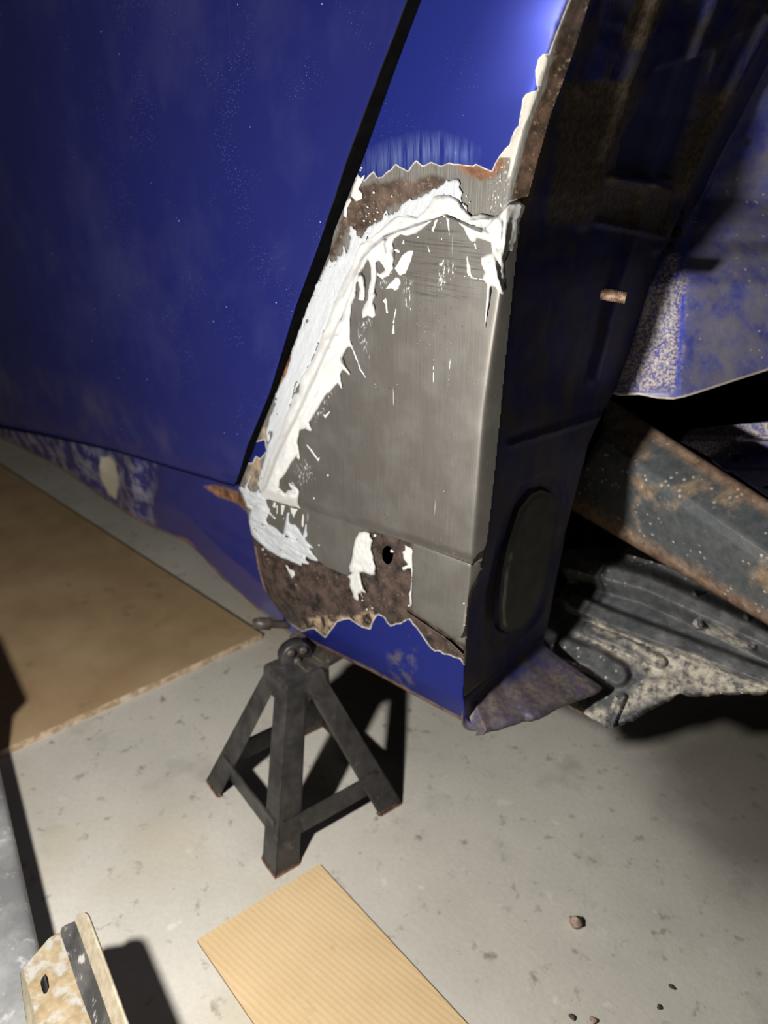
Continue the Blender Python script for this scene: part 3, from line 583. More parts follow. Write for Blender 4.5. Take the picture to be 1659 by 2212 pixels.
new_mesh('weather_seal', bv, bf, M['rubber'], CAR)

# ---- sill -------------------------------------------------
SILL = [(-60, 890), (0, 915), (168, 945), (330, 990), (513, 1044), (545, 1078), (566, 1150), (575, 1230), (592, 1285), (622, 1330), (655, 1376), (650, 1390), (625, 1370), (600, 1347), (560, 1320), (520, 1283), (480, 1250), (440, 1205), (405, 1172), (385, 1163), (330, 1141), (290, 1120), (240, 1088), (185, 1050), (150, 1025), (130, 1012), (90, 990), (0, 945), (-60, 920)]
_sx = [-60, 0, 130, 240, 330, 405, 480, 560, 600, 650]; _sy = [920, 945, 1012, 1088, 1141, 1172, 1250, 1320, 1347, 1390]
def sill_d(x, y):
    e = np.interp(x, _sx, _sy) - y
    dent = .010 * np.exp(-((x - 235) / 45) ** 2) + .006 * np.exp(-((x - 320) / 22) ** 2) - .004 * np.exp(-((x - 285) / 16) ** 2)
    return .012 + .026 * np.clip(e / 160, 0, 1) * 0 + .010 * np.clip(1 - e / 60, 0, 1) + dent + .002 * vnoise(x, y, 60, 3, 3)
SCUFF = [(-60, 900), (170, 950), (330, 1000), (335, 1140), (150, 1030), (-60, 930)]
sheet('sill', lambda x, y: sdf(SILL, x, y), (-62, 885, 660, 1394), 4.5, lambda x, y: on_y(x, y, YS + sill_d(x, y)), M['rocker'], CAR,
    attrs=dict(scuff=lambda x, y: sdf(SCUFF, x, y), filler=lambda x, y: sdf(crop(2.552, 0, 850, [(560, 350), (600, 345), (640, 390), (655, 500), (640, 580), (600, 560), (560, 470), (545, 400)]), x, y),
        rust=lambda x, y: np.maximum(sdf([(440, 1050), (470, 1048), (515, 1062), (535, 1085), (538, 1110), (510, 1085), (475, 1075)], x, y), sdf([(385, 1155), (405, 1165), (480, 1245), (475, 1250), (395, 1168)], x, y)), rim=lambda x, y: 5 - np.abs(np.interp(x, _sx, _sy) - y)), thick=.0015, label='dented blue sill with scuffs and pale filler under the door')
# the rolled floor flange under the sill, which rests on the stand
q0 = on_y(-60, 924, YS + .026); q1 = on_y(400, 1172, YS + .024); q2 = on_y(640, 1384, YS + .024)
# ---- inner face of the wheel opening -------------------------------------------------
DIRX = -0.01
BP = [(1163, 1440), (1168, 1405), (1175, 1380), (1186, 1333), (1197, 1279), (1222, 1152), (1248, 1051), (1269, 964), (1302, 888), (1324, 852), (1345, 800), (1371, 724), (1403, 615), (1436, 550), (1457, 521), (1476, 481), (1512, 430), (1530, 391), (1562, 326), (1599, 253), (1659, 137), (1720, 20), (1800, -140), (1900, -340)]
B_ = lin(BP)
rows = []; ny, nx = 280, 72
for j in range(ny):
    y0 = -480 + (1508 + 480) * j / (ny - 1)
    s0 = side()(np.array([G_(y0)]), np.array([y0]))[0]
    a, b = 0.0, .7
    for _ in range(40):
        c = (a + b) / 2; X, Y = pix(s0 + np.array([DIRX * c, c, 0]))
        if X < B_(Y): a = c
        else: b = c
    rows.append((s0, a))
IN = np.zeros((ny, nx, 3)); 
for j, (s0, L) in enumerate(rows):
    tt = np.linspace(0, 1, nx)[:, None]
    IN[j] = s0 + np.array([-.0012, .0025, 0]) + np.array([DIRX, 1, 0]) * L * tt
ipx, ipy = pix(IN)
OV_O = crop(2.186, 900, 1000, [(600, 55), (660, 60), (700, 110), (710, 180), (690, 320), (660, 480), (610, 680), (540, 790), (440, 880), (360, 880), (325, 820), (340, 600), (380, 380), (430, 220), (500, 110)])
OV_I = crop(2.186, 900, 1000, [(590, 125), (640, 145), (660, 200), (650, 300), (630, 440), (600, 600), (560, 700), (500, 780), (430, 805), (390, 780), (385, 680), (400, 520), (430, 380), (480, 220), (540, 145)])
CLEAN = [(1420, 150), (1540, 110), (1500, 260), (1450, 385), (1330, 378), (1350, 290), (1400, 200)]
RIBS = [([(1560, -60), (1420, 330), (1330, 620), (1280, 820)], 9, .005), ([(1659, 40), (1540, 260), (1470, 420), (1420, 540)], 8, .006), ([(1315, 385), (1380, 395), (1440, 415)], 7, .006), ([(1290, 480), (1380, 500), (1420, 510)], 5, .004), ([(1440, -60), (1340, 240), (1260, 480)], 12, .003)]
ds = -.004 * sm(-3, 5, sdf(OV_O, ipx, ipy)) * (1 - sm(-3, 3, sdf(OV_I, ipx, ipy))) - .016 * sm(-2, 3, sdf(OV_I, ipx, ipy)) - .006 * sm(-4, 4, sdf(CLEAN, ipx, ipy))
for pts, r, hh in RIBS: ds += hh * sm(-r, r * .6, stroke([(a, b, r) for a, b in pts], ipx, ipy) - 0)
ds += .004 * sm(-6, 6, stroke([(1100, 960, 5), (1290, 900, 5)], ipx, ipy)) + .0012 * vnoise(ipx, ipy, 60, 9, 3)
wt = np.clip(np.linspace(0, 1, nx) * 12, 0, 1)[None, :]
IN[..., 0] += ds * wt
inner = new_mesh('inner_panel', IN.reshape(-1, 3), [(j * nx + i, j * nx + i + 1, (j + 1) * nx + i + 1, (j + 1) * nx + i) for j in range(ny - 1) for i in range(nx - 1)], M['inner'], CAR,
    attrs=dict(dirt=np.max([sdf(p, ipx, ipy) for p in ([(1220, 180), (1400, 170), (1330, 380), (1300, 480), (1180, 480)], [(1310, 390), (1450, 400), (1440, 520), (1290, 480)], [(1500, 200), (1600, 200), (1480, 440), (1440, 420)], [(1380, -60), (1480, -60), (1380, 110), (1340, 110)])], axis=0).ravel(),
               clean=sdf(CLEAN, ipx, ipy).ravel(), low=(ipy - 1470).ravel()), label='dark blue inner face of the wheel opening')
solid(inner, .0015, 1)
plug = []
mp = (sdf(OV_I, ipx, ipy) > 2)
def in_place(x, y):
    r = rays(x, y); xx = IN[150, 10, 0] - .006
    for _ in range(2): p = on_x(x, y, xx)
    return p
cx = np.mean([p[0] for p in OV_I])
def face_x(x, y):
    s0x = side()(G_(y) + 0 * x, y)[..., 0]
    return s0x - .0055
sheet('oval_plug', lambda x, y: sdf(OV_I, x, y) - 1.0, (1060, 1040, 1215, 1385), 4.0, lambda x, y: on_x(x, y, -.3745 + .0012 * sm(8, 14, sdf(OV_I, x, y))), M['plug'], inner, label='grey oval plug in the inner face')
# bottom flange flaring out from the inner face
A = IN[-1].copy()
EP = [(1031, 1580), (1048, 1577), (1065, 1571), (1082, 1569), (1100, 1562), (1118, 1557), (1135, 1550), (1152, 1550), (1170, 1545), (1188, 1536), (1205, 1525), (1225, 1516), (1245, 1508), (1268, 1500), (1290, 1492), (1302, 1484)]
ep = np.array([on_z(a, b, .260 + .006 * i / 15 + .0007 * math.sin(i * 1.9)) for i, (a, b) in enumerate(EP)]); ep[0] = side()(np.array([1031.]), np.array([1580.]))[0]
na = 90; ta = np.linspace(0, 1, na)
Ai = np.stack([np.interp(ta, np.linspace(0, 1, nx), A[:, k]) for k in range(3)], 1)
le = np.concatenate([[0], np.cumsum(np.linalg.norm(np.diff(ep, axis=0), axis=1))]); le /= le[-1]
Ei = np.stack([np.interp(ta, le, ep[:, k]) for k in range(3)], 1)
Ct = Ai.copy(); Ct[:, 0] -= .003; Ct[:, 2] = Ei[:, 2] + .003 + .008 * ta; Ct[:, 1] = Ct[:, 1] * .9 + Ei[:, 1] * .1
nb = 30; FLG = []
for k in range(nb):
    u = k / (nb - 1); wq = 3.2; FLG.append(((1 - u) ** 2 * Ai + 2 * wq * u * (1 - u) * Ct + u * u * Ei) / ((1 - u) ** 2 + 2 * wq * u * (1 - u) + u * u))
lip = Ei.copy(); lip[:, 2] -= .007; lip[:, 0] -= .002; FLG.append(lip)
FLG = np.array(FLG); nb += 1; fpx, fpy = pix(FLG)
flg = new_mesh('flared_flange', FLG.reshape(-1, 3), [(j * na + i, j * na + i + 1, (j + 1) * na + i + 1, (j + 1) * na + i) for j in range(nb - 1) for i in range(na - 1)], M['inner'], inner,
    attrs=dict(dirt=(fpx * 0 - 99).ravel(), clean=(fpx * 0 - 99).ravel(), low=(fpy - 1530 + (fpx - 1010) * .55).ravel()), label='dirty flange flaring from the foot of the inner face')
solid(flg, .0018, 1)
# rusty stud
s0 = on_x(1312, 636, -.352); nrm = np.array([.75, .35, -.10]); nrm /= np.linalg.norm(nrm)
prof = []
for k in range(13): prof += [(k / 13., .0048), ((k + .5) / 13., .0058)]
prof += [(1.0, .0050)]
sv, sf = tubeg(s0 - nrm * .006, s0 + nrm * .017, prof, 16)
new_mesh('stud', sv, sf, M['stud'], inner, label='rusty threaded stud')
# lump of old sealer at the back edge
lv, lf = [], []
bmx = []
for (cx_, cy_, r_) in [(1440, 535, 13), (1462, 500, 11), (1468, 462, 10), (1425, 545, 9)]:
    c0 = on_x(cx_, cy_, -.3635); rr = r_ * .0005
    v, f = tubeg(c0 + np.array([0, 0, -rr]), c0 + np.array([0, 0, rr]), [((1 - math.cos(t)) / 2, max(rr * math.sin(t), 1e-4)) for t in np.linspace(0, math.pi, 9)], 12)
    bmx.append((v, f))
v, f = joing(*bmx); new_mesh('old_sealer', v, f, M['rubber'], inner)

# ---- wheelhouse behind -------------------------------------------------
by_ = ipy[:, -1]; bY = IN[:, -1, 1]; o_ = np.argsort(by_)
Yb = lambda y: np.interp(y, by_[o_], bY[o_])
Cx = lin([(1460, 866), (1468, 760), (1473, 700), (1480, 600), (1497, 480), (1524, 420), (1575, 330), (1650, 200), (1740, 40), (1800, -100)])
WHB = [(1318, 850), (1340, 855), (1380, 853), (1420, 861), (1455, 863), (1480, 858), (1520, 845), (1580, 825), (1659, 800), (1760, 768)]
WH = [(B_(y) - 3, y) for y in range(-100, 852, 20)] + WHB + [(1760, -100)]
def wh_place(x, y):
    Bx = B_(y); c = Cx(y); yb = Yb(np.clip(y, -90, 850))
    a = np.clip((x - Bx) / np.maximum(c - Bx, 8), 0, 1); r = np.clip(x - c, 0, None)
    rd = 8 * np.log1p(np.exp(np.clip((x - c) / 8, -20, 20)))
    return on_y(x, y, yb + .002 + .012 * a + .00036 * np.where(x - c > 150, x - c, rd) + .0015 * vnoise(x, y, 70, 12, 3))
sheet('wheelhouse', lambda x, y: sdf(WH, x, y), (1310, -98, 1760, 870), 5.0, wh_place, M['wheelhouse'], CAR,
    attrs=dict(tan=lambda x, y: sdf([(1330, 840), (1400, 620), (1455, 540), (1480, 560), (1465, 840), (1400, 845)], x, y), dirt=lambda x, y: sdf([(1500, 560), (1560, 380), (1700, 300), (1700, 830), (1480, 850), (1490, 700)], x, y),
        crease=lambda x, y: np.maximum(stroke([(1462, 600, 4), (1480, 540, 7), (1490, 500, 4)], x, y), stroke([(1462, 850, 3), (1472, 720, 4), (1476, 640, 4)], x, y)),
        edge=lambda x, y: 4.5 - np.abs(np.interp(x, [p[0] for p in WHB], [p[1] for p in WHB]) - y)), thick=.002, label='overspray-covered blue wheelhouse panel right of the inner face')

# ---- rusty rail -------------------------------------------------
def rail_line(a, b, Ya, Yb_, n): 
    A_ = on_y(*a, Ya); B2 = on_y(*b, Yb_); return [A_ + (B2 - A_) * t for t in np.linspace(0, 1, n)]
n = 70
L_ = [rail_line((1310, 858), (1760, 1144), .815, .755, n), rail_line((1300, 948), (1760, 1268), .772, .712, n), rail_line((1292, 966), (1760, 1300), .770, .710, n), rail_line((1205, 1084), (1760, 1410), .798, .738, n)]
L_ += [[p + np.array([.01, .07, .03]) for p in L_[3]], [p + np.array([.01, .05, -.06]) for p in L_[0]]]
RV = []; RA = []
sub = 8
for k in range(6):
    for s_ in range(sub):
        u = s_ / sub
        RV.append([L_[k][i] * (1 - u) + L_[(k + 1) % 6][i] * u for i in range(n)])
        dT = 14 - (k * sub + s_) * 6 if k < 1 else -99
        dB = 9 - (3 * sub - (k * sub + s_)) * 5 if k < 3 else 5
        RA.append([max(dT, dB)] * n)
m_ = len(RV); RV = np.array(RV).transpose(1, 0, 2); RA = np.array(RA).T
new_mesh('frame_rail', RV.reshape(-1, 3), [(i * m_ + k, i * m_ + (k + 1) % m_, (i + 1) * m_ + (k + 1) % m_, (i + 1) * m_ + k) for i in range(n - 1) for k in range(m_)] + [tuple(range(m_))[::-1], tuple((n - 1) * m_ + k for k in range(m_))], M['beam'], CAR, attrs=dict(edge=RA.ravel()), label='rusty grey steel rail crossing the wheel opening')
# suspension bracket beyond the rail
SB = crop(2.764, 1150, 700, [(880, 700), (930, 640), (1080, 620), (1240, 600), (1500, 580), (1500, 1100), (1100, 820), (960, 740)])
SLOT = [crop(2.764, 1150, 700, [(1200, 690), (1260, 670), (1500, 665), (1500, 700), (1230, 705)]), crop(2.764, 1150, 700, [(1170, 775), (1260, 780), (1220, 830), (1190, 810)]), crop(2.764, 1150, 700, [(1360, 970), (1500, 945), (1500, 990), (1390, 985)])]
sheet('suspension_bracket', lambda x, y: np.minimum(sdf(SB, x, y), -np.max([sdf(p, x, y) for p in SLOT], axis=0)), (1460, 905, 1700, 1100), 4, lambda x, y: on_y(x, y, .95 - .03 * sm(0, 30, y - 985) - .02 * sm(940, 950, y)), M['wheelhouse'], CAR,
    attrs=dict(tan=lambda x, y: sdf(crop(2.764, 1150, 700, [(850, 600), (1500, 570), (1500, 660), (1180, 680), (1150, 760), (900, 760)]), x, y) + 14, dirt=lambda x, y: x * 0 - 99, crease=lambda x, y: x * 0 - 99, edge=lambda x, y: x * 0 - 99), thick=.006, label='blue and tan bracket behind the rusty rail')
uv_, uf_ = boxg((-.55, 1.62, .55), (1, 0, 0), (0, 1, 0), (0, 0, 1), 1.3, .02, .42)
new_mesh('dark_backing', uv_, uf_, M['black'], CAR, smooth=False)  # black slab added for the darkness behind the rail
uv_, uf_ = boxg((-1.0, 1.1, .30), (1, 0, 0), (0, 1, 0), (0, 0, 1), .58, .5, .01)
new_mesh('floor_pan', uv_, uf_, M['black'], CAR, smooth=False)  # black underbody added to darken the space below the car

# ------------------------------------------------------------------ black plastic liner under the wheel opening
p0 = np.array([-.357, .708, .268])
def rotz(v, a): return np.array([v[0] * math.cos(a) - v[1] * math.sin(a), v[0] * math.sin(a) + v[1] * math.cos(a), 0])
dl = -rotz(FW0, math.radians(36)); d2 = np.array([-dl[1], dl[0], 0.])
if d2 @ FW0 < 0: d2 = -d2
upv = d2 * math.cos(math.radians(38)) + np.array([0, 0, math.sin(math.radians(38))]); nl = np.cross(dl, upv); nl /= np.linalg.norm(nl)
if nl[2] < 0: nl = -nl
LIN = [(1150, 1420), (1170, 1290), (1190, 1190), (1300, 1180), (1500, 1240), (1700, 1340), (1780, 1400), (1780, 1500), (1659, 1489), (1540, 1491), (1470, 1497), (1420, 1512), (1375, 1540), (1330, 1566), (1296, 1560), (1262, 1540), (1215, 1516), (1170, 1480)]
LR = [([(1215, 1402), (1285, 1424), (1332, 1456)], 33, .012), ([(1270, 1360), (1350, 1392), (1425, 1430)], 17, .009), ([(1240, 1300), (1310, 1332), (1480, 1395), (1660, 1462), (1780, 1510)], 24, .016), ([(1230, 1215), (1400, 1262), (1560, 1335), (1780, 1440)], 44, .030),
      ([(1500, 1285), (1514, 1348)], 14, .026), ([(1612, 1335), (1628, 1394)], 14, .026), ([(1712, 1380), (1728, 1436)], 14, .026), ([(1322, 1562), (1345, 1505)], 8, .008)]
DU = [([(1245, 1372, 4), (1300, 1395, 8), (1370, 1425, 10), (1440, 1462, 13)], 0), ([(1270, 1342, 4), (1340, 1375, 9), (1420, 1415, 18), (1500, 1455, 34), (1600, 1490, 22), (1700, 1500, 20)], 0), ([(1522, 1356, 5), (1560, 1368, 9), (1612, 1396, 6)], 0), ([(1380, 1492, 14), (1450, 1482, 22)], 0), ([(1225, 1520, 10), (1290, 1545, 18)], 0), ([(1345, 1530, 12), (1390, 1505, 16)], 0)]
def liner_place(x, y):
    r = rays(x, y)
    h = np.zeros(np.shape(x))
    for pts, rad, hh in LR: h = np.maximum(h, hh * sm(-1, rad * (.45 if hh < .025 else .75), stroke([(a, b, rad) for a, b in pts], x, y)))
    h = h + .002 * vnoise(x, y, 30, 15, 3)
    pp = p0 + nl * 0
    t = ((pp - CAM) @ nl + h) / (r @ nl)
    return CAM + r * t[..., None]
def dust(x, y): return np.max([stroke(p, x, y) for p, _ in DU], axis=0)
ln = sheet('wheel_arch_liner', lambda x, y: sdf(LIN, x, y), (1148, 1178, 1780, 1570), 3.0, liner_place, M['liner'], None, attrs=dict(dust=dust), thick=.012)
tag(ln, 'ribbed black plastic wheel arch liner caked in pale dust, under the rusty rail', 'liner')

# ------------------------------------------------------------------ jack stand
fl_, fr_, ff_ = on_z(445, 1690, 0), on_z(868, 1738, 0), on_z(610, 1886, 0)
ctr = (fl_ + fr_) / 2; half = (np.linalg.norm(fl_ - fr_) / 2)
JS = thing('jack_stand', tuple(ctr), 'black steel jack stand with four splayed legs holding up the blue sill', 'jack stand')
dirs = [(fl_ - ctr) / np.linalg.norm(fl_ - ctr)]
for k in range(3): dirs.append(rotz(dirs[-1], math.pi / 2))
TOPZ, TOPR = .212, .036
def leg_pt(dv, z, r0=None): 
    t = z / TOPZ; return ctr + dv * (half * (1 - t) + TOPR * t) + np.array([0, 0, z])
t_, wf = .0035, .033
for dv in dirs:
    e1 = rotz(dv, math.pi * .75); e2 = rotz(dv, -math.pi * .75)
    prof3 = [np.zeros(3), e1 * wf, e1 * wf - dv * t_ * 1.3, -dv * t_ * 1.5, e2 * wf - dv * t_ * 1.3, e2 * wf]
    a = leg_pt(dv, 0.004); b = leg_pt(dv, TOPZ)
    V = [a + q for q in prof3] + [b + q * .85 for q in prof3]
    lg = new_mesh('leg', V, [(i, (i + 1) % 6, 6 + (i + 1) % 6, 6 + i) for i in range(6)] + [(0, 1, 2, 3), (0, 3, 4, 5), (6, 9, 8, 7), (6, 11, 10, 9)], M['stand'], JS, smooth=False); bevel(lg, .0012)
    V2 = [leg_pt(dv, 0.0) + q * 1.03 for q in prof3] + [leg_pt(dv, .006) + q * 1.03 for q in prof3]
    new_mesh('foot', V2, [(i, (i + 1) % 6, 6 + (i + 1) % 6, 6 + i) for i in range(6)] + [(0, 1, 2, 3), (0, 3, 4, 5), (6, 9, 8, 7), (6, 11, 10, 9)], M['standrust'], lg, smooth=False)
for k in range(4):
    a = leg_pt(dirs[k], .045); b = leg_pt(dirs[(k + 1) % 4], .045); out = (dirs[k] + dirs[(k + 1) % 4]); out /= np.linalg.norm(out)
    u = (b - a) / np.linalg.norm(b - a)
    v, f = boxg((a + b) / 2 - out * .004, u, out, (0, 0, 1), np.linalg.norm(b - a) / 2 - .012, .0016, .016)
    bevel(new_mesh('brace', v, f, M['stand'], JS, smooth=False), .0008)
ds_ = [(dirs[k] + dirs[(k + 1) % 4]) / np.linalg.norm(dirs[k] + dirs[(k + 1) % 4]) for k in range(4)]
# collar: tapered four-sided box the legs are welded to
V = []
for z, r in ((.180, .044), (.210, .041), (.216, .038)):
    for dv in dirs: V.append(ctr + dv * r + np.array([0, 0, z]))
Fc = [(i, (i + 1) % 4, 4 + (i + 1) % 4, 4 + i) for i in range(4)] + [(4 + i, 4 + (i + 1) % 4, 8 + (i + 1) % 4, 8 + i) for i in range(4)] + [(8, 9, 10, 11), (3, 2, 1, 0)]
bevel(new_mesh('collar', V, Fc, M['stand'], JS, smooth=False), .002)
v, f = boxg(ctr + np.array([.004, .022, .190]), ds_[0], ds_[1], (0, 0, 1), .017, .020, .028)
bevel(new_mesh('post', v, f, M['standmetal'], JS, smooth=False), .002)
# saddle: cradle with two horns
sx = np.array([1., 0, 0]); sy = np.array([0, 1., 0]); top = ctr + np.array([-.004, .045, .2170])
prof = [(-.034, .016), (-.040, .014), (-.036, -.002), (-.020, -.010), (.020, -.010), (.036, -.002), (.040, .014), (.034, .016), (.026, .004), (-.026, .004)]
v, f = sweepg(top - sy * .018, top + sy * .018, [(a, b * .75) for a, b in prof], sx, np.array([0, 0, 1.]))
bevel(new_mesh('saddle', v, f, M['standmetal'], JS, smooth=False), .002)
hb = on_z(564, 1346, .222)
v, f = tubeg(hb - np.array([.008, .008, 0]), hb + np.array([.045, .045, -.004]), [(0, .0055), (.12, .0085), (.32, .0085), (.34, .0055), (1, .0055)], 14)
new_mesh('release_lever', v, f, M['standmetal'], JS, label='short bolt-ended release lever')
# round pawl plate on the near side with two bolt heads
pn = -FW0 * .75 + RT * .35; pn /= np.linalg.norm(pn); pc = on_z(640, 1418, .222)
v, f = tubeg(pc - pn * .012, pc + pn * .003, [(0, .021), (.85, .021), (1, .0195)], 28)
pw = new_mesh('pawl_plate', v, f, M['stand'], JS)
for ox, oz in ((-.008, .010), (.008, .011), (0, -.004)):
    c0 = pc + pn * .002 + np.cross(pn, [0, 0, 1]) * ox + np.array([0, 0, oz])
    v, f = tubeg(c0, c0 + pn * .006, [(0, .0058), (.8, .0056), (1, .004)], 8)
    new_mesh('bolt', v, f, M['standmetal'], pw)

# ------------------------------------------------------------------ sheets on the floor
def slab(name, corners, z0, t, mat, me_, label, cat, nsub=24, wob=.0):
    c = [np.array(p, float) for p in corners]; V = []; Fc = []
    N = nsub
    for lay in (z0 + t, z0):
        for j in range(N + 1):
            for i in range(N + 1):
                u, v = i / N, j / N
                p = (c[0] * (1 - u) + c[1] * u) * (1 - v) + (c[3] * (1 - u) + c[2] * u) * v
                zz = lay + wob * (math.sin(u * 5 + 1) * math.sin(v * 4) + .0)
                V.append((p[0], p[1], max(zz, z0)))
    K = (N + 1) ** 2; g = lambda L, i, j: L * K + j * (N + 1) + i
    for j in range(N):
        for i in range(N):
            Fc.append((g(0, i, j), g(0, i + 1, j), g(0, i + 1, j + 1), g(0, i, j + 1)))
            Fc.append((g(1, i, j), g(1, i, j + 1), g(1, i + 1, j + 1), g(1, i + 1, j)))
    nt = len(Fc)
    for i in range(N):
        Fc += [(g(0, i, 0), g(1, i, 0), g(1, i + 1, 0), g(0, i + 1, 0)), (g(0, i, N), g(0, i + 1, N), g(1, i + 1, N), g(1, i, N)), (g(0, 0, i), g(0, 0, i + 1), g(1, 0, i + 1), g(1, 0, i)), (g(0, N, i), g(1, N, i), g(1, N, i + 1), g(0, N, i + 1))]
    o = new_mesh(name, V, Fc, mat, None, smooth=False)
    o.data.materials.append(me_)
    for p in o.data.polygons[nt:]: p.material_index = 1
    return tag(o, label, cat)
c1 = on_z(566, 1369, .012); c2 = on_z(18, 1614, .012); c0_ = on_z(0, 1003, .012)
dA = (c0_ - c1); dA /= np.linalg.norm(dA); dB = (c2 - c1); dB /= np.linalg.norm(dB)
slab('hardboard_sheet', [c1 * [1, 1, 0], (c1 + dA * 1.7) * [1, 1, 0], (c1 + dA * 1.7 + dB * .62) * [1, 1, 0], (c1 + dB * .62) * [1, 1, 0]], 0.0, .012, M['card'], M['cardedge'], 'large brown sheet lying flat on the concrete left of the jack stand', 'board')
k0, k1, k2 = on_z(425, 2030, .004), on_z(690, 1866, .004), on_z(1010, 2212, .004)
dk = (k2 - k1) / np.linalg.norm(k2 - k1)
slab('cardboard_piece', [k0 * [1, 1, 0], k1 * [1, 1, 0], (k1 + dk * .52) * [1, 1, 0], (k0 + dk * .52) * [1, 1, 0]], 0.0, .004, M['card2'], M['card2edge'], 'tan corrugated cardboard strip on the floor in front of the jack stand', 'cardboard')

# ------------------------------------------------------------------ removed panel at the lower left with its bracket
PN = thing('removed_panel', tuple(on_z(-60, 1990, 0)), 'grey car panel with a tan-edged slotted bracket lying at the lower left', 'car panel')
e0 = on_z(-14, 1640, .085); e1 = on_z(77, 2066, .085); de = (e1 - e0) / np.linalg.norm(e1 - e0); dp = np.cross([0, 0, 1.], de)
if dp @ RT > 0: dp = -dp
prof = [(.004, -.012), (.003, -.003), (0, 0), (-.004, .002)] + [(-x, .002 + .010 * math.sin(x / .16 * 2.2)) for x in np.linspace(.01, .16, 14)] + [(-.175, -.01), (-.185, -.045), (-.19, -.0848)]
nn = 40; a0 = e0 - de * .10; PV = []
for i in range(nn):
    b = a0 + de * (.66 * i / (nn - 1))
    for x, z in prof:
        PV.append(b - dp * x + np.array([0, 0, z + .0015 * vnoise(np.array([i * 9.]), np.array([x * 900]), 30, 8)[0] * (1 if -.15 < x < -.01 else 0)]))
npf = len(prof)
pnl = new_mesh('panel_skin', PV, [(i * npf + k, i * npf + k + 1, (i + 1) * npf + k + 1, (i + 1) * npf + k) for i in range(nn - 1) for k in range(npf - 1)], M['greypanel'], PN, label='dusty grey panel skin'); solid(pnl, .0015)
tv = [np.array(p) for p in ((-.915, .190, .080), (-.902, .186, .150), (-.896, .199, .170), (-1.008, .209, .200), (-1.10, .12, .200), (-.97, .10, .080))]
ef = new_mesh('shadow_plate', tv, [(0, 1, 2, 3, 4, 5)], M['greypanel'], PN, smooth=False); solid(ef, .002)  # unseen plate added to cast the shadow over the hardboard's left side
# bracket cross-section measured between straight fold lines (x at a given y)
l0 = lin([(40, 2080), (46, 2130), (64, 2260), (112, 2600)]); l1 = lin([(46, 2080), (54, 2110), (66, 2150), (92, 2260), (172, 2600)]); l2 = lin([(122, 1990), (130, 2015), (147, 2065), (168, 2130), (216, 2260), (342, 2600)]); l3 = lin([(152, 1960), (161, 1988), (185, 2055), (215, 2140), (257, 2260), (375, 2600)]); l4 = lin([(178, 1950), (187, 1978), (212, 2045), (250, 2150), (290, 2260), (411, 2600)])
def br_z(x, y):
    a, b, c, d, e = l0(y), l1(y), l2(y), l3(y), l4(y)
    return np.where(x < b, .098 + .020 * np.clip((x - a) / (b - a), 0, 1), np.where(x < c, .118, np.where(x < d, .118 + .016 * np.clip((x - c) / (d - c), 0, 1) ** 1.5, .134 + .018 * np.clip((x - d) / (e - d), 0, 1))))
brp = lambda x, y: on_z(x, y, br_z(x, y))
SLT = crop(5.53, 0, 1850, [(545, 1395), (575, 1450), (590, 1560), (560, 1630), (525, 1645), (500, 1590), (480, 1500), (500, 1440)])
yy = list(range(2092, 2262, 8))
PLATE = [(50, 2090), (72, 2066), (105, 2027), (118, 2019), (131, 2014)] + [(l2(y), y) for y in range(2020, 2592, 10)] + [(l1(y), y) for y in range(2590, 2090, -10)]
sheet('bracket_plate', lambda x, y: np.minimum(sdf(PLATE, x, y), -sdf(SLT, x, y)), (36, 1990, 430, 2600), 2.5, brp, M['tan'], PN, thick=.0025, label='tan bracket plate with a slotted hole')
CH = [(130, 2014), (134, 2002), (146, 1996), (161, 1990)] + [(l3(y), y) for y in range(1992, 2592, 10)] + [(l2(y), y) for y in range(2590, 2010, -10)]
CREASE = [(153, 2050), (158, 2066), (168, 2100), (173, 2116)]
sheet('bracket_channel', lambda x, y: sdf(CH, x, y), (110, 1980, 430, 2600), 2.5, lambda x, y: on_z(x, y, br_z(x, y) + .003 * sm(0, 4, stroke([(a, b, 4) for a, b in CREASE], x, y))), M['bracket'], PN, thick=.0025, label='dark scraped channel of the bracket')
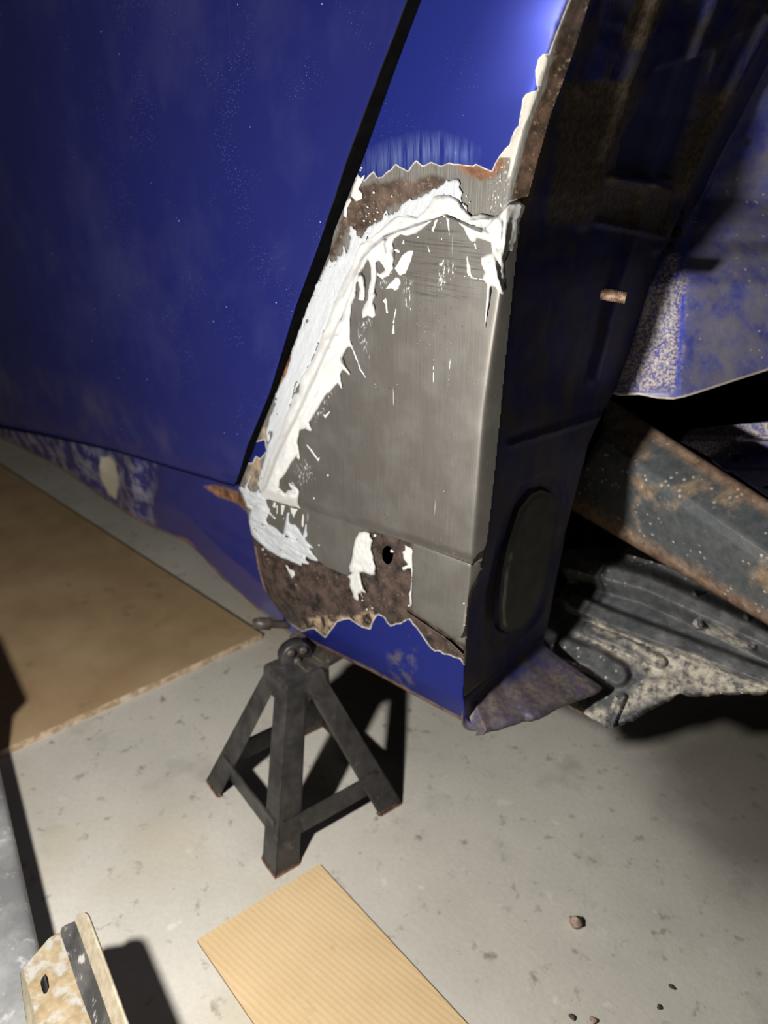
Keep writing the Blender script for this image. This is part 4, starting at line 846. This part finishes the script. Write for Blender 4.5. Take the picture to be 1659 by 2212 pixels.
FLN = [(161, 1990), (168, 1976), (180, 1971), (186, 1976)] + [(l4(y), y) for y in range(1980, 2592, 10)] + [(l3(y), y) for y in range(2590, 1990, -10)]
sheet('bracket_flange', lambda x, y: sdf(FLN, x, y), (150, 1960, 430, 2600), 2.5, brp, M['cream'], PN, thick=.003, label='cream edged flange of the bracket')
LIPP = [(l0(y), y) for y in range(2100, 2592, 10)] + [(l1(y), y) for y in range(2590, 2090, -10)]
sheet('bracket_lip', lambda x, y: sdf(LIPP, x, y), (30, 2085, 430, 2600), 2.5, brp, M['cream'], PN, thick=.002)

# ------------------------------------------------------------------ stone and crumbs on the floor
def pebble(px, py, r, mat, name, label, cat, seed, group=None):
    rr = random.Random(seed); c = on_z(px, py, r * .55); V = []; Fc = []
    nu, nv = 12, 8
    for j in range(nv + 1):
        th = math.pi * j / nv
        for i in range(nu):
            ph = 2 * math.pi * i / nu
            d = np.array([math.sin(th) * math.cos(ph), math.sin(th) * math.sin(ph), math.cos(th)])
            q = 1 + .22 * math.sin(3 * d[0] + seed) + .18 * math.sin(4 * d[1] + 2 * seed) + .1 * math.sin(7 * d[2])
            p = d * r * q * np.array([1, .85, .6]); V.append((c[0] + p[0], c[1] + p[1], max(c[2] + p[2], .0002)))
    for j in range(nv):
        for i in range(nu): Fc.append((j * nu + i, j * nu + (i + 1) % nu, (j + 1) * nu + (i + 1) % nu, (j + 1) * nu + i))
    return tag(new_mesh(name, V, Fc, mat), label, cat, group)
pebble(1243, 1990, .0088, M['stone'], 'stone', 'brown stone alone on the bare concrete right of the cardboard', 'stone', 1)
for k, (a, b, r, lb) in enumerate([(1425, 2176, .0028, 'tiny dark crumb on the concrete, nearest the lower right corner'), (1452, 2132, .0030, 'tiny dark crumb on the concrete, farthest of the dark crumbs lower right'), (1236, 2196, .0032, 'tiny brown crumb on the concrete straight below the stone'), (1280, 2203, .0040, 'flat tan crumb at the bottom edge right of the brown crumb')]):
    pebble(a, b, r, M['debris'] if k < 3 else M['stone'], 'crumb', lb, 'crumb', 3 + k, 'crumbs on the floor')
